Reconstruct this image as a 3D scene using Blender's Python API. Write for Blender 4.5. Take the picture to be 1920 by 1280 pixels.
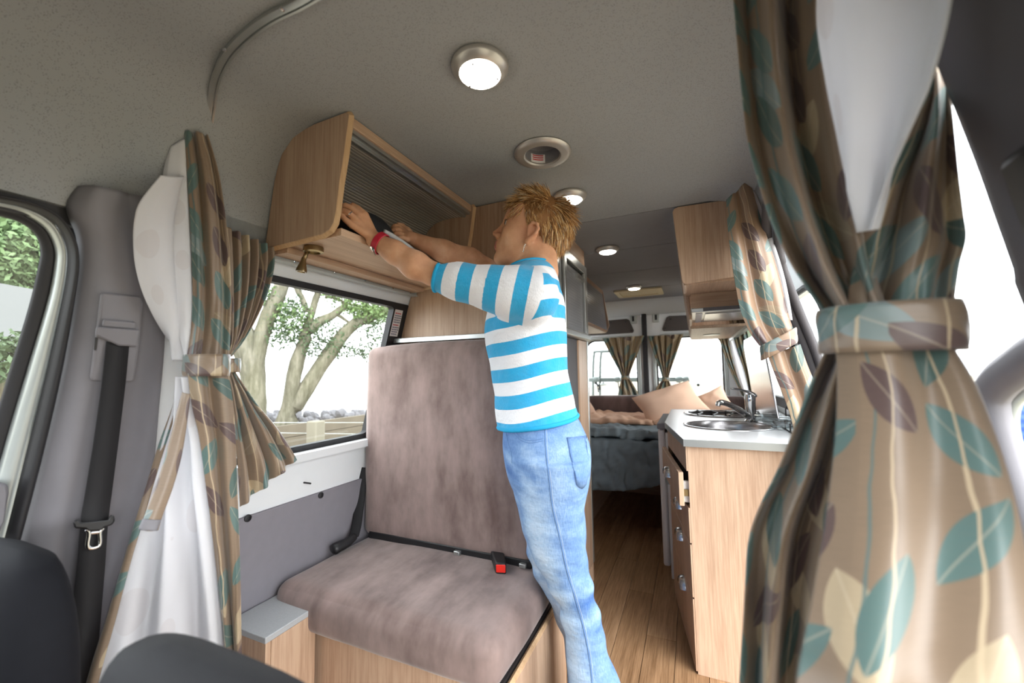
import bpy, bmesh, math, random
import numpy as np
from mathutils import Vector, Matrix, noise
random.seed(4); rng = np.random.default_rng(4)
for o in list(bpy.data.objects): bpy.data.objects.remove(o)
SC = bpy.context.scene; COL = SC.collection
# ------------------------------------------------------------------ camera
F = 757.977
RV = Vector((0.91413318, 0.40504875, -0.01720564)); UV_ = Vector((0.04601666, -0.0615001, 0.99704574)); FV = Vector((-0.40279398, 0.91222434, 0.07485828))
CAM = Vector((0, 0, 1.13))
cam = bpy.data.cameras.new('camera'); camo = bpy.data.objects.new('camera', cam); COL.objects.link(camo)
m = Matrix((RV, UV_, -FV)).transposed().to_4x4(); m.translation = CAM; camo.matrix_world = m
cam.sensor_width = 36; cam.lens = F / 1920 * 36; cam.clip_start = 0.02; cam.clip_end = 600
cam.dof.use_dof = True; cam.dof.focus_distance = 1.45; cam.dof.aperture_fstop = 2.2
SC.camera = camo
# ------------------------------------------------------------------ light
SC.view_settings.view_transform = 'Standard'; SC.view_settings.look = 'None'
SC.view_settings.gamma = 1; SC.view_settings.use_curve_mapping = False
SC.view_settings.exposure = 1.0
W = bpy.data.worlds.new('overcast'); SC.world = W; W.use_nodes = True
wn = W.node_tree; wn.nodes['Background'].inputs[0].default_value = (0.93, 0.97, 1.0, 1); wn.nodes['Background'].inputs[1].default_value = 3.4
sl_ = bpy.data.lights.new('bright_side_of_the_sky', 'SUN'); sl_.energy = 1.9; sl_.angle = math.radians(55); sl_.color = (1, .98, .95)
slo = bpy.data.objects.new('bright_side_of_the_sky', sl_); COL.objects.link(slo); slo.location = (6, -5, 4)
slo.rotation_euler = Vector((-.75, .52, -.42)).to_track_quat('-Z', 'Y').to_euler()
try:
    SC.cycles.max_bounces = 10; SC.cycles.diffuse_bounces = 5; SC.cycles.transparent_max_bounces = 12; SC.cycles.use_denoising = True
    SC.cycles.caustics_reflective = False; SC.cycles.caustics_refractive = False
except Exception: pass

def ray(x, y): return FV * F + RV * (x - 960) - UV_ * (y - 640)
def at_z(x, y, Z): v = ray(x, y); return CAM + v * ((Z - CAM.z) / v.z)
def at_x(x, y, X): v = ray(x, y); return CAM + v * (X / v.x)
def at_y(x, y, Y): v = ray(x, y); return CAM + v * (Y / v.y)

# ------------------------------------------------------------------ materials
def lin(c):
    if isinstance(c, str): c = tuple(int(c[i:i+2], 16) for i in (0, 2, 4))
    f = lambda u: u / 12.92 if u <= .04045 else ((u + .055) / 1.055) ** 2.4
    return tuple(f(u / 255) for u in c) + (1,)
class N:
    """small node-tree writer"""
    def __init__(s, name):
        s.m = bpy.data.materials.new(name); s.m.use_nodes = True; s.t = s.m.node_tree
        s.b = s.t.nodes['Principled BSDF']; s.out = s.t.nodes['Material Output']
    def n(s, kind, **kw):
        x = s.t.nodes.new(kind)
        for k, v in kw.items(): setattr(x, k, v)
        return x
    def put(s, node, i, v):
        if hasattr(v, 'is_output'): s.t.links.new(v, node.inputs[i])
        elif v is not None: node.inputs[i].default_value = v
    def math(s, op, a, b=None, c=None):
        x = s.n('ShaderNodeMath', operation=op)
        for i, v in enumerate((a, b, c)): s.put(x, i, v)
        return x.outputs[0]
    def mix(s, f, a, b):
        x = s.n('ShaderNodeMix', data_type='RGBA'); s.put(x, 0, f); s.put(x, 6, a); s.put(x, 7, b); return x.outputs[2]
    def ramp(s, f, stops):
        x = s.n('ShaderNodeValToRGB'); e = x.color_ramp.elements
        while len(e) < len(stops): e.new(.5)
        for q, (p, c) in zip(e, stops): q.position = p; q.color = c
        s.put(x, 0, f); return x.outputs[0]
    def coord(s, kind='Object', scale=(1, 1, 1), rot=(0, 0, 0)):
        c = s.n('ShaderNodeTexCoord'); mp = s.n('ShaderNodeMapping'); s.t.links.new(c.outputs[kind], mp.inputs[0])
        mp.inputs['Scale'].default_value = scale; mp.inputs['Rotation'].default_value = rot; return mp.outputs[0]
    def noise(s, v, scale, detail=3, rough=.5, out=0):
        x = s.n('ShaderNodeTexNoise'); s.put(x, 'Vector', v); x.inputs['Scale'].default_value = scale
        x.inputs['Detail'].default_value = detail; x.inputs['Roughness'].default_value = rough; return x.outputs[out]
    def bump(s, h, strength=.3, dist=.002):
        x = s.n('ShaderNodeBump'); s.put(x, 'Height', h); x.inputs['Strength'].default_value = strength; x.inputs['Distance'].default_value = dist
        s.t.links.new(x.outputs[0], s.b.inputs['Normal'])
    def fin(s, col=None, rough=.5, metal=0, spec=.5, **kw):
        if col is not None: s.put(s.b, 'Base Color', col)
        s.put(s.b, 'Roughness', rough); s.put(s.b, 'Metallic', metal); s.b.inputs['Specular IOR Level'].default_value = spec
        for k, v in kw.items(): s.put(s.b, k, v)
        return s.m
def plain(name, c, rough=.5, metal=0, spec=.5, var=.06, vs=30, bump=0, bs=400, **kw):
    n = N(name); c = lin(c)
    v = n.noise(n.coord(), vs, 3)
    col = n.mix(v, tuple(x * (1 - var) for x in c[:3]) + (1,), tuple(min(1, x * (1 + var)) for x in c[:3]) + (1,))
    if bump: n.bump(n.noise(n.coord(), bs, 2), bump, .001)
    return n.fin(col, rough, metal, spec, **kw)
def wood(name, c1, c2, axis=2, rough=.42):
    n = N(name); sc = [55, 55, 55]; sc[axis] = 2.2
    g = n.noise(n.coord(scale=sc), 3.0, 5, .62)
    sc2 = [16, 16, 16]; sc2[axis] = .8
    g2 = n.noise(n.coord(scale=sc2), 1.6, 3, .5)
    col = n.ramp(n.math('ADD', n.math('MULTIPLY', g, .62), n.math('MULTIPLY', g2, .38)), [(.36, lin(c2)), (.6, lin(c1))])
    n.bump(g, .08, .001)
    return n.fin(col, rough, 0, .35)
def headliner(name, c, dark):
    n = N(name); v = n.n('ShaderNodeTexVoronoi'); n.put(v, 'Vector', n.coord(scale=(1, 1.0, 1))); v.inputs['Scale'].default_value = 300
    d = n.math('MULTIPLY', n.math('LESS_THAN', v.outputs['Distance'], .27), n.math('GREATER_THAN', n.noise(n.coord(), 90, 1), .44))
    col = n.mix(n.math('MULTIPLY', d, .5), lin(c), lin(dark)); n.bump(v.outputs['Distance'], .25, .001)
    return n.fin(col, .95, 0, .1)
def suede(name, c1, c2):
    n = N(name)
    a = n.noise(n.coord(scale=(1, 1, .7)), 5.5, 5, .62)
    b = n.noise(n.coord(scale=(1.6, .5, .5), rot=(.3, .6, .5)), 7, 4, .6)
    col = n.ramp(n.math('ADD', n.math('MULTIPLY', a, .5), n.math('MULTIPLY', b, .5)), [(.36, lin(c2)), (.52, lin(c1)), (.62, lin(tuple(min(255, int(x * 1.12)) for x in c1)))])
    n.bump(n.noise(n.coord(), 700, 2), .12, .0006)
    return n.fin(col, .85, 0, .12, **{'Sheen Weight': .35, 'Sheen Roughness': .45})
def leaf_cloth(name, base, rough=.38, scale=1.0, sheen=.3):
    """printed satin: leaves in teal, aubergine and sand on thin stems; UV in metres of cloth"""
    n = N(name); tc = n.n('ShaderNodeTexCoord'); sp = n.n('ShaderNodeSeparateXYZ'); n.t.links.new(tc.outputs['UV'], sp.inputs[0])
    U = n.math('MULTIPLY', sp.outputs[0], scale); V = n.math('MULTIPLY', sp.outputs[1], scale)
    base_l = lin(base)
    weave = n.noise(n.coord('UV', (14, 260, 1)), 3, 3)
    warp = n.noise(n.coord('UV', (3, 3, 1)), 3, 2)
    col = n.mix(weave, tuple(x * .82 for x in base_l[:3]) + (1,), tuple(x * 1.15 for x in base_l[:3]) + (1,))
    def layer(col, cw, ch, ou, ov, half, d, cols, seed, keep):
        a = n.math('DIVIDE', n.math('ADD', U, ou), cw); ci = n.math('FLOOR', a)
        row = n.math('ADD', n.math('DIVIDE', n.math('ADD', V, ov), ch), n.math('MULTIPLY', n.math('MODULO', n.math('ABSOLUTE', ci), 2), .5))
        cj = n.math('FLOOR', row)
        wn_ = n.n('ShaderNodeTexWhiteNoise', noise_dimensions='3D'); cb = n.n('ShaderNodeCombineXYZ'); n.put(cb, 0, ci); n.put(cb, 1, cj); n.put(cb, 2, seed); n.put(wn_, 'Vector', cb.outputs[0])
        sr = n.n('ShaderNodeSeparateColor'); n.t.links.new(wn_.outputs['Color'], sr.inputs[0])
        lu = n.math('MULTIPLY', n.math('SUBTRACT', n.math('FRACT', a), .5), cw)
        lv = n.math('MULTIPLY', n.math('SUBTRACT', n.math('FRACT', row), .5), ch)
        ang = n.math('ADD', n.math('MULTIPLY', n.math('GREATER_THAN', sr.outputs[0], .5), -1.9), n.math('ADD', .6, n.math('MULTIPLY', sr.outputs[1], .7)))
        c_, s_ = n.math('COSINE', ang), n.math('SINE', ang)
        x = n.math('ADD', n.math('MULTIPLY', lu, c_), n.math('MULTIPLY', lv, s_))
        y = n.math('SUBTRACT', n.math('MULTIPLY', lv, c_), n.math('MULTIPLY', lu, s_))
        R = (half * half + d * d) / (2 * d); off = R - d                 # lens of two circles: half length, half width
        x2 = n.math('MULTIPLY', x, x); ya = n.math('ADD', n.math('ABSOLUTE', y), off)
        r = n.math('SQRT', n.math('ADD', x2, n.math('MULTIPLY', ya, ya)))
        ins = n.math('MULTIPLY', n.math('LESS_THAN', r, R), n.math('LESS_THAN', sr.outputs[2], keep))
        pick = n.math('FRACT', n.math('MULTIPLY', sr.outputs[2], 37.7))
        lc = n.n('ShaderNodeValToRGB'); lc.color_ramp.interpolation = 'CONSTANT'; e = lc.color_ramp.elements
        e[0].position = 0; e[0].color = lin(cols[0]); e[1].position = .42; e[1].color = lin(cols[1]); q = e.new(.78); q.color = lin(cols[2]); n.put(lc, 0, pick)
        lc = n.mix(n.math('MULTIPLY', n.math('LESS_THAN', n.math('ABSOLUTE', y), .0012), .25), lc.outputs[0], lin('cfc0a8'))
        lc = n.mix(n.math('MULTIPLY', weave, .35), lc, base_l)
        col = n.mix(ins, col, lc)
        st = n.math('LESS_THAN', n.math('ABSOLUTE', n.math('ADD', lu, n.math('MULTIPLY', n.math('SUBTRACT', warp, .5), .02))), .0014)
        sc = n.n('ShaderNodeTexWhiteNoise', noise_dimensions='1D'); n.put(sc, 'W', ci)
        stc = n.mix(n.math('GREATER_THAN', sc.outputs[0], .5), lin('4f6a6a'), lin('b7a488'))
        return n.mix(n.math('MULTIPLY', st, .8), col, stc)
    col = layer(col, .095, .125, .03, .02, .054, .023, ('ad9c80', '8a7a64', '6d8182'), 1.3, .55)
    col = layer(col, .076, .106, .0, .0, .051, .0215, ('466a69', '4b393c', '2f5553'), 7.1, .80)
    n.bump(weave, .12, .0006)
    return n.fin(col, rough, 0, .5, **{'Sheen Weight': sheen})
def translucent(name, c, amount=.45, pattern=False):
    n = N(name); c = lin(c); v = n.noise(n.coord('UV', (9, 3, 1)), 3, 2)
    col = n.mix(v, tuple(x * .93 for x in c[:3]) + (1,), c)
    if pattern:
        p = n.n('ShaderNodeTexVoronoi'); n.put(p, 'Vector', n.coord('UV', (9, 6, 1))); p.inputs['Scale'].default_value = 1.0; p.inputs['Randomness'].default_value = .8
        col = n.mix(n.math('MULTIPLY', n.math('LESS_THAN', p.outputs['Distance'], .34), .12), col, lin('b9a29a'))
    n.put(n.b, 'Base Color', col); n.b.inputs['Roughness'].default_value = .8
    tr = n.n('ShaderNodeBsdfTranslucent'); n.put(tr, 0, col); mx = n.n('ShaderNodeMixShader'); mx.inputs[0].default_value = amount
    n.t.links.new(n.b.outputs[0], mx.inputs[1]); n.t.links.new(tr.outputs[0], mx.inputs[2]); n.t.links.new(mx.outputs[0], n.out.inputs[0]); return n.m
def glass(name, tint=(1, 1, 1), refl=.05):
    n = N(name); tr = n.n('ShaderNodeBsdfTransparent'); tr.inputs[0].default_value = tint + (1,)
    gl = n.n('ShaderNodeBsdfGlossy'); gl.inputs['Roughness'].default_value = .02
    mx = n.n('ShaderNodeMixShader'); mx.inputs[0].default_value = refl
    n.t.links.new(tr.outputs[0], mx.inputs[1]); n.t.links.new(gl.outputs[0], mx.inputs[2]); n.t.links.new(mx.outputs[0], n.out.inputs[0]); return n.m
def emit(name, c, s):
    n = N(name); n.b.inputs['Emission Color'].default_value = lin(c); n.b.inputs['Emission Strength'].default_value = s
    return n.fin(lin(c), .4)

M = {}
M['wood'] = wood('pale_oak', 'c2a58c', 'a98a72'); M['wood_y'] = wood('pale_oak_along', 'c2a58c', 'a98a72', 1); M['wood_x'] = wood('pale_oak_cross', 'c2a58c', 'a98a72', 0)
M['edge'] = wood('oak_edge_band', 'd0ae88', 'bd9872')
M['wood_k'] = M['wood_kd'] = M['wood']
M['plank'] = wood('floor_oak', 'b38f6d', '826244', 1, .35)
M['plank2'] = wood('floor_oak_b', 'a88462', '77583c', 1, .35)
M['gap'] = plain('dark_gap', '1c1917', .9)
M['head'] = headliner('headliner', '9a9c9d', '4a4b4d'); M['ceilp'] = plain('ceiling_board', '868688', .85, bump=.15)
M['grey'] = plain('grey_trim', '77757a', .6, bump=.15, bs=600); M['gpanel'] = plain('grey_wall_board', '807d84', .7, bump=.1, bs=500)
M['dgrey'] = plain('dark_trim', '4a474a', .65, bump=.12, bs=600); M['bpanel'] = plain('rear_dark_board', '4d4643', .8)
M['white'] = plain('white_paint', 'dfe2e4', .35, var=.02); M['silver'] = plain('silver_paint', 'b4bab8', .3, .3, var=.03)
M['rubber'] = plain('black_rubber', '1e1d20', .6); M['black'] = plain('black_plastic', '1b1b1d', .45); M['belt'] = plain('belt_webbing', '141316', .75, bump=.4, bs=900)
M['alu'] = plain('brushed_aluminium', 'b9bcbb', .32, .85, var=.04); M['steel'] = plain('stainless_steel', 'b0adae', .25, .95, var=.04); M['chrome'] = plain('chrome', 'd8d8d8', .08, 1, var=.01)
M['rackm'] = plain('rack_metal', '6f7775', .4, .3); M['lampring'] = plain('satin_lamp_ring', 'bdb9b4', .35, .6, var=.03); M['brass'] = plain('satin_nickel', '8d7a58', .3, .9)
M['glass'] = glass('window_glass', (.97, .99, .98), .05); M['dglass'] = glass('dark_glass', (.25, .27, .28), .1); M['tumbler'] = glass('tumbler_glass', (.9, .93, .94), .25)
M['suede'] = suede('brown_suede', (134, 116, 111), (100, 82, 78)); M['suede_d'] = suede('brown_suede_dark', (96, 80, 77), (78, 63, 61))
M['leaf'] = leaf_cloth('leaf_satin', '7f6c59'); M['leafk'] = leaf_cloth('leaf_satin_kitchen', '8a705a'); M['leafd'] = leaf_cloth('leaf_satin_rear', '7d6a4b', scale=.8)
M['lining'] = translucent('pale_lining', 'eeeef1', .4, True); M['lining_g'] = translucent('green_tinted_lining', 'd3dccb', .5)
M['seat'] = plain('charcoal_seat_cloth', '15161b', .85, var=.15, vs=60, bump=.4, bs=700, spec=.2); M['seat2'] = plain('charcoal_mesh_cloth', '1a1b20', .8, var=.2, bump=.5, bs=900)
M['duvet'] = plain('grey_duvet', '6b767e', .9, var=.12, vs=8); M['duvet2'] = plain('grey_duvet_top', '78838a', .9, var=.12, vs=8); M['peach'] = plain('peach_cotton', 'cfab94', .9, var=.06, vs=8); M['peach2'] = plain('peach_sheet', 'cba389', .9, var=.06, vs=8)
M['counter'] = plain('white_laminate', 'e2e2e4', .3, var=.02); M['fridge'] = plain('white_fridge', 'dcdcdf', .35, var=.02)
M['slat'] = plain('tambour_slat', '85807a', .32, .15, var=.05); M['slatline'] = plain('tambour_joint', 'd2cec8', .3, .2); M['frost'] = plain('frosted_grey', '83858a', .3, var=.03)
M['cream'] = plain('cream_plastic', 'cdbf9c', .5); M['greylam'] = plain('grey_speckle_laminate', 'a9acae', .4, var=.12, vs=260)
M['red'] = plain('red_button', 'e0281c', .4); M['redstrap'] = plain('red_leather', 'b0162f', .5, var=.12, vs=80)
M['lamp'] = emit('lamp_diffuser', 'fff8ea', 7.0); M['paper'] = plain('white_paper', 'e6e2e2', .7); M['redtext'] = plain('red_print', 'c23a44', .7); M['bluetext'] = plain('grey_print', '6d7086', .7)
M['mirror'] = plain('grey_gloss_panel', '77787a', .2, .3)
M['bagc'] = plain('black_neoprene', '131519', .8, bump=.2); M['trimw'] = plain('white_webbing', 'c9cace', .7)

# ------------------------------------------------------------------ mesh helpers
class B:
    def __init__(s): s.v = []; s.f = []; s.uv = []
    def add(s, V, Fc):
        k = len(s.v); s.v += [tuple(p) for p in V]; s.f += [tuple(k + i for i in f) for f in Fc]; return s
    def box(s, x0, x1, y0, y1, z0, z1):
        return s.add([(x0, y0, z0), (x1, y0, z0), (x1, y1, z0), (x0, y1, z0), (x0, y0, z1), (x1, y0, z1), (x1, y1, z1), (x0, y1, z1)],
                     [(0, 3, 2, 1), (4, 5, 6, 7), (0, 1, 5, 4), (1, 2, 6, 5), (2, 3, 7, 6), (3, 0, 4, 7)])
    def prism(s, poly, a0, a1, axis):
        """poly of 2-D points in the two other axes (order x,y,z without axis), extruded along axis"""
        def mk(p, a): q = list(p); q.insert(axis, a); return tuple(q)
        n = len(poly); V = [mk(p, a0) for p in poly] + [mk(p, a1) for p in poly]
        return s.add(V, [tuple(range(n)), tuple(range(2 * n - 1, n - 1, -1))] + [(i, i + n, (i + 1) % n + n, (i + 1) % n) for i in range(n)])
    def tube(s, pts, r, n=8, cap=True, flat=1.0):
        pts = [Vector(p) for p in pts]; R = r if hasattr(r, '__len__') else [r] * len(pts); k = len(s.v); up = None
        for i, p in enumerate(pts):
            t = (pts[min(i + 1, len(pts) - 1)] - pts[max(i - 1, 0)]).normalized()
            if up is None: up = Vector((0, 0, 1)) if abs(t.z) < .9 else Vector((1, 0, 0))
            a = (up - t * up.dot(t)).normalized(); up = a; b = t.cross(a)
            for j in range(n):
                q = 2 * math.pi * j / n; s.v.append(tuple(p + (a * math.cos(q) * flat + b * math.sin(q)) * R[i]))
        for i in range(len(pts) - 1):
            for j in range(n): s.f.append((k + i * n + j, k + i * n + (j + 1) % n, k + (i + 1) * n + (j + 1) % n, k + (i + 1) * n + j))
        if cap: s.f.append(tuple(k + j for j in range(n - 1, -1, -1))); e = k + (len(pts) - 1) * n; s.f.append(tuple(e + j for j in range(n)))
        return s
    def lathe(s, c, prof, n=32, axis=Vector((0, 0, 1)), cap=True):
        """prof: (radius, height) pairs"""
        axis = Vector(axis).normalized(); a = axis.orthogonal().normalized(); b = axis.cross(a); c = Vector(c); k = len(s.v)
        for r, h in prof:
            for j in range(n):
                q = 2 * math.pi * j / n; s.v.append(tuple(c + axis * h + (a * math.cos(q) + b * math.sin(q)) * r))
        for i in range(len(prof) - 1):
            for j in range(n): s.f.append((k + i * n + j, k + i * n + (j + 1) % n, k + (i + 1) * n + (j + 1) % n, k + (i + 1) * n + j))
        if cap: s.f.append(tuple(k + j for j in range(n - 1, -1, -1))); e = k + (len(prof) - 1) * n; s.f.append(tuple(e + j for j in range(n)))
        return s
    def rings(s, R, cap=True, closed=True):
        n = len(R[0]); k = len(s.v)
        for r in R: s.v += [tuple(p) for p in r]
        for i in range(len(R) - 1):
            for j in range(n if closed else n - 1):
                s.f.append((k + i * n + j, k + i * n + (j + 1) % n, k + (i + 1) * n + (j + 1) % n, k + (i + 1) * n + j))
        if cap and closed: s.f.append(tuple(k + j for j in range(n - 1, -1, -1))); e = k + (len(R) - 1) * n; s.f.append(tuple(e + j for j in range(n)))
        return s
    def rot(s, ang, piv, axis='Z'):
        mt = Matrix.Rotation(ang, 3, axis); piv = Vector(piv); s.v = [tuple(mt @ (Vector(p) - piv) + piv) for p in s.v]; return s
    def build(s, name, mat, parent=None, loc=None, smooth=None, bevel=0, seg=2, uv=None):
        off = Vector(loc) if loc is not None else Vector((0, 0, 0)); par = parent; base = Vector(off)
        while par is not None: base += par.location; par = par.parent
        me = bpy.data.meshes.new(name); me.from_pydata([tuple(Vector(p) - base) for p in s.v], [], s.f)
        if smooth: 
            me.polygons.foreach_set('use_smooth', [True] * len(me.polygons))
        bm = bmesh.new(); bm.from_mesh(me); bmesh.ops.recalc_face_normals(bm, faces=bm.faces); bm.to_mesh(me); bm.free()
        if smooth and smooth is not True: me.set_sharp_from_angle(angle=smooth)
        if uv is not None:
            l = me.uv_layers.new(name='UVMap'); idx = np.empty(len(me.loops), dtype=np.int32); me.loops.foreach_get('vertex_index', idx)
            l.data.foreach_set('uv', np.asarray(uv, dtype=np.float32)[idx].ravel())
        o = bpy.data.objects.new(name, me); COL.objects.link(o); o.location = off
        if parent is not None: o.parent = parent
        if mat is not None: me.materials.append(M[mat] if isinstance(mat, str) else mat)
        if bevel:
            bv = o.modifiers.new('bevel', 'BEVEL'); bv.width = bevel; bv.segments = seg; bv.limit_method = 'ANGLE'; bv.angle_limit = math.radians(40)
            if not smooth: me.polygons.foreach_set('use_smooth', [True] * len(me.polygons)); me.set_sharp_from_angle(angle=math.radians(50))
        return o
def tag(o, label=None, cat=None, group=None, kind=None):
    for k, v in (('label', label), ('category', cat), ('group', group), ('kind', kind)):
        if v: o[k] = v
    return o
def thing(name, label, cat, loc, group=None):
    o = bpy.data.objects.new(name, None); COL.objects.link(o); o.location = loc; o.empty_display_size = .05
    return tag(o, label, cat, group)
def struct(o): o['kind'] = 'structure'; return o
def sbox(*a): return B().box(*a)
def copy_tree(o, delta, label=None, parent=None):
    c = o.copy(); COL.objects.link(c)
    if parent is not None: c.parent = parent
    else: c.location = Vector(o.location) + Vector(delta)
    if label: c['label'] = label
    for ch in o.children: copy_tree(ch, (0, 0, 0), None, c)
    return c
def spline(pts, n):
    """smooth resample (Catmull-Rom) of a list of equal-length tuples"""
    P = np.array(pts, dtype=float); k = len(P); out = []
    for i in range(n):
        t = i / (n - 1) * (k - 1); j = min(int(t), k - 2); u = t - j
        p0, p1, p2, p3 = P[max(j - 1, 0)], P[j], P[j + 1], P[min(j + 2, k - 1)]
        out.append(.5 * ((2 * p1) + (p2 - p0) * u + (2 * p0 - 5 * p1 + 4 * p2 - p3) * u * u + (3 * p1 - p0 - 3 * p2 + p3) * u ** 3))
    return np.array(out)
def cloth(name, L, R, mat, parent, folds=3, amp=.012, nu=48, nv=60, width=None, thick=.003, phase=0., seed=0, bulge=0., u0=0., v0=0.):
    """hanging cloth between two edges (lists of 3-D points); folds run along it"""
    Ls, Rs = spline([tuple(p) for p in L], nv), spline([tuple(p) for p in R], nv); V = []; UVs = []; vl = 0
    for i in range(nv):
        a, b = Vector(Ls[i]), Vector(Rs[i]); d = b - a; w = max(d.length, 1e-4)
        nrm = Vector((d.y, -d.x, 0)); nrm = nrm.normalized() if nrm.length > 1e-6 else Vector((0, -1, 0))
        if nrm.dot(CAM - a) < 0: nrm = -nrm
        if i: vl += ((Vector(Ls[i]) + Vector(Rs[i])) - (Vector(Ls[i-1]) + Vector(Rs[i-1]))).length / 2
        A = min(amp, w * .35)
        for j in range(nu):
            t = j / (nu - 1); wob = .25 * math.sin(3.1 * i / nv + seed)
            s_ = math.sin(2 * math.pi * (folds * t + phase) + wob * 2) + .35 * math.sin(2 * math.pi * (folds * 1.9 * t + .3 + seed) + i * .04)
            p = a + d * t + nrm * (A * s_ * min(1, 6 * t * (1 - t) + .25) + bulge * min(1, w / .12) * 4 * t * (1 - t))
            V.append(tuple(p)); UVs.append((u0 + t, v0 - vl))
    G = np.array(V).reshape(nv, nu, 3); arc = np.linalg.norm(np.diff(G, axis=1), axis=2).sum(1); cw = float(np.percentile(arc, 70))   # true width of the cloth
    UVs = [(u0 + (u - u0) * cw, v) for u, v in UVs]
    Fc = [(i * nu + j, i * nu + j + 1, (i + 1) * nu + j + 1, (i + 1) * nu + j) for i in range(nv - 1) for j in range(nu - 1)]
    b = B(); b.add(V, Fc); o = b.build(name, mat, parent, smooth=True, uv=UVs)
    sm = o.modifiers.new('thick', 'SOLIDIFY'); sm.thickness = thick; sm.offset = 0
    return o
def rrect(x0, x1, y0, y1, r, n=6):
    out = []
    for cx, cy, a0 in ((x1 - r, y1 - r, 0), (x0 + r, y1 - r, 90), (x0 + r, y0 + r, 180), (x1 - r, y0 + r, 270)):
        for k in range(n + 1):
            a = math.radians(a0 + 90 * k / n); out.append((cx + r * math.cos(a), cy + r * math.sin(a)))
    return out
def ringplate(b, outer, inner, a0, a1, axis):
    """a plate between two outlines with the same number of points"""
    def mk(p, a): q = list(p); q.insert(axis, a); return tuple(q)
    n = len(outer); V = [mk(p, a0) for p in outer] + [mk(p, a0) for p in inner] + [mk(p, a1) for p in outer] + [mk(p, a1) for p in inner]; Fc = []
    for i in range(n):
        j = (i + 1) % n
        Fc += [(i, j, n + j, n + i), (2*n + i, 3*n + i, 3*n + j, 2*n + j), (i, 2*n + i, 2*n + j, j), (n + i, n + j, 3*n + j, 3*n + i)]
    return b.add(V, Fc)
# ------------------------------------------------------------------ the van shell
XC = -.40
PRO = [(0, .88), (.87, .88), (1.2, .80), (1.5, .70), (1.66, .668), (1.75, .632), (1.79, .585), (1.812, .50)]
def hw(z): return float(np.interp(z, [p[0] for p in PRO], [p[1] for p in PRO]))
def at_w(px, py, inset=0., side=-1):
    """where a line of sight meets the side wall's inner surface"""
    z = 1.2
    for _ in range(30): p = at_x(px, py, XC + side * (hw(z) - inset)); z = .5 * z + .5 * min(max(p.z, 0), 1.81)
    return p
def wallstrip(b, side, y0, y1, z0, z1, inset=0., th=.03):
    zs = [z0] + [p[0] for p in PRO if z0 < p[0] < z1] + [z1]; inn = [(XC + side * (hw(z) - inset), z) for z in zs]; out = [(XC + side * (hw(z) - inset + th), z) for z in zs]
    return b.prism(inn + out[::-1], y0, y1, 1)
# floor: oak laminate planks over a base
fl = B().box(-1.3, .5, -.9, 4.1, -.06, -.012).build('floor', 'gap'); struct(fl)
pw, pl = .118, .92; base_mesh = {}
for i in range(16):
    x0 = -1.29 + i * pw + .001; y = .35 - (i * .37 % 1) * pl
    while y < 4.08:
        y0, y1 = max(y, .30) + .001, min(y + pl, 4.08) - .001
        if y1 - y0 > .05:
            key = (round(y1 - y0, 3), rng.integers(0, 3))
            x1 = min(x0 + pw - .002, .5)
            o = sbox(x0, x1, y0, y1, -.012, 0).build('plank', 'plank' if rng.random() < .6 else 'plank2', fl)
        y += pl
# ceiling: headliner in front, boards behind
b = B(); arc = [(XC - hw(z), z) for z in (1.47, 1.5, 1.58, 1.66, 1.71, 1.75, 1.775, 1.79, 1.803, 1.812)]
arcF = list(arc); arc = arc + [(2 * XC - x, z) for x, z in arc[::-1] if z > 1.6]; outer = [(XC + (x - XC) * 1.03, z + (.03 if z > 1.6 else .0)) for x, z in arc]
b.prism(arc + outer[::-1], -.75, 1.80, 1); ce = b.build('ceiling', 'head', smooth=math.radians(30)); struct(ce)
def pierce(o, centre, r, depth):
    """cut a round hole for a recessed fitting"""
    c = B().lathe(centre, [(r, -depth), (r, depth)], 40).build('hole', None); md = o.modifiers.new('hole', 'BOOLEAN'); md.operation = 'DIFFERENCE'; md.object = c; md.solver = 'EXACT'
    bpy.context.view_layer.update(); me = bpy.data.meshes.new_from_object(o.evaluated_get(bpy.context.evaluated_depsgraph_get())); o.modifiers.clear(); o.data = me; bpy.data.objects.remove(c)
b = B(); a4 = [(2 * XC - x, z) for x, z in arcF if z < 1.7]; b.prism(a4 + [(x + .02, z) for x, z in a4[::-1]], -.75, .43, 1); b.build('side_liner', 'head', ce, smooth=math.radians(30))
pierce(ce, (-.395, 1.155, 1.82), .0575, .06)
b = B(); wallstrip(b, -1, -.75, .45, 1.44, 1.50, inset=-.012, th=.02); wallstrip(b, -1, .375, .50, 1.0, 1.50, inset=-.05, th=.01); struct(b.build('trim_6', 'rubber'))
b = B(); arc2 = [(x, z + .012) for x, z in arc if z > 1.6]; out2 = [(x, z + .04) for x, z in arc2]; b.prism(arc2 + out2[::-1], 1.80, 4.12, 1); b.build('roof_liner', 'gap', ce)
for y0, y1 in ((1.806, 2.318), (2.324, 2.86), (2.866, 3.49), (3.496, 4.07)):
    b = B(); a3 = [(x, z) for x, z in arc if z > 1.6]; o3 = [(x, z + .01) for x, z in a3]; b.prism(a3 + o3[::-1], y0, y1, 1); b.build('ceiling_board', 'ceilp', ce, smooth=math.radians(30))
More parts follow.
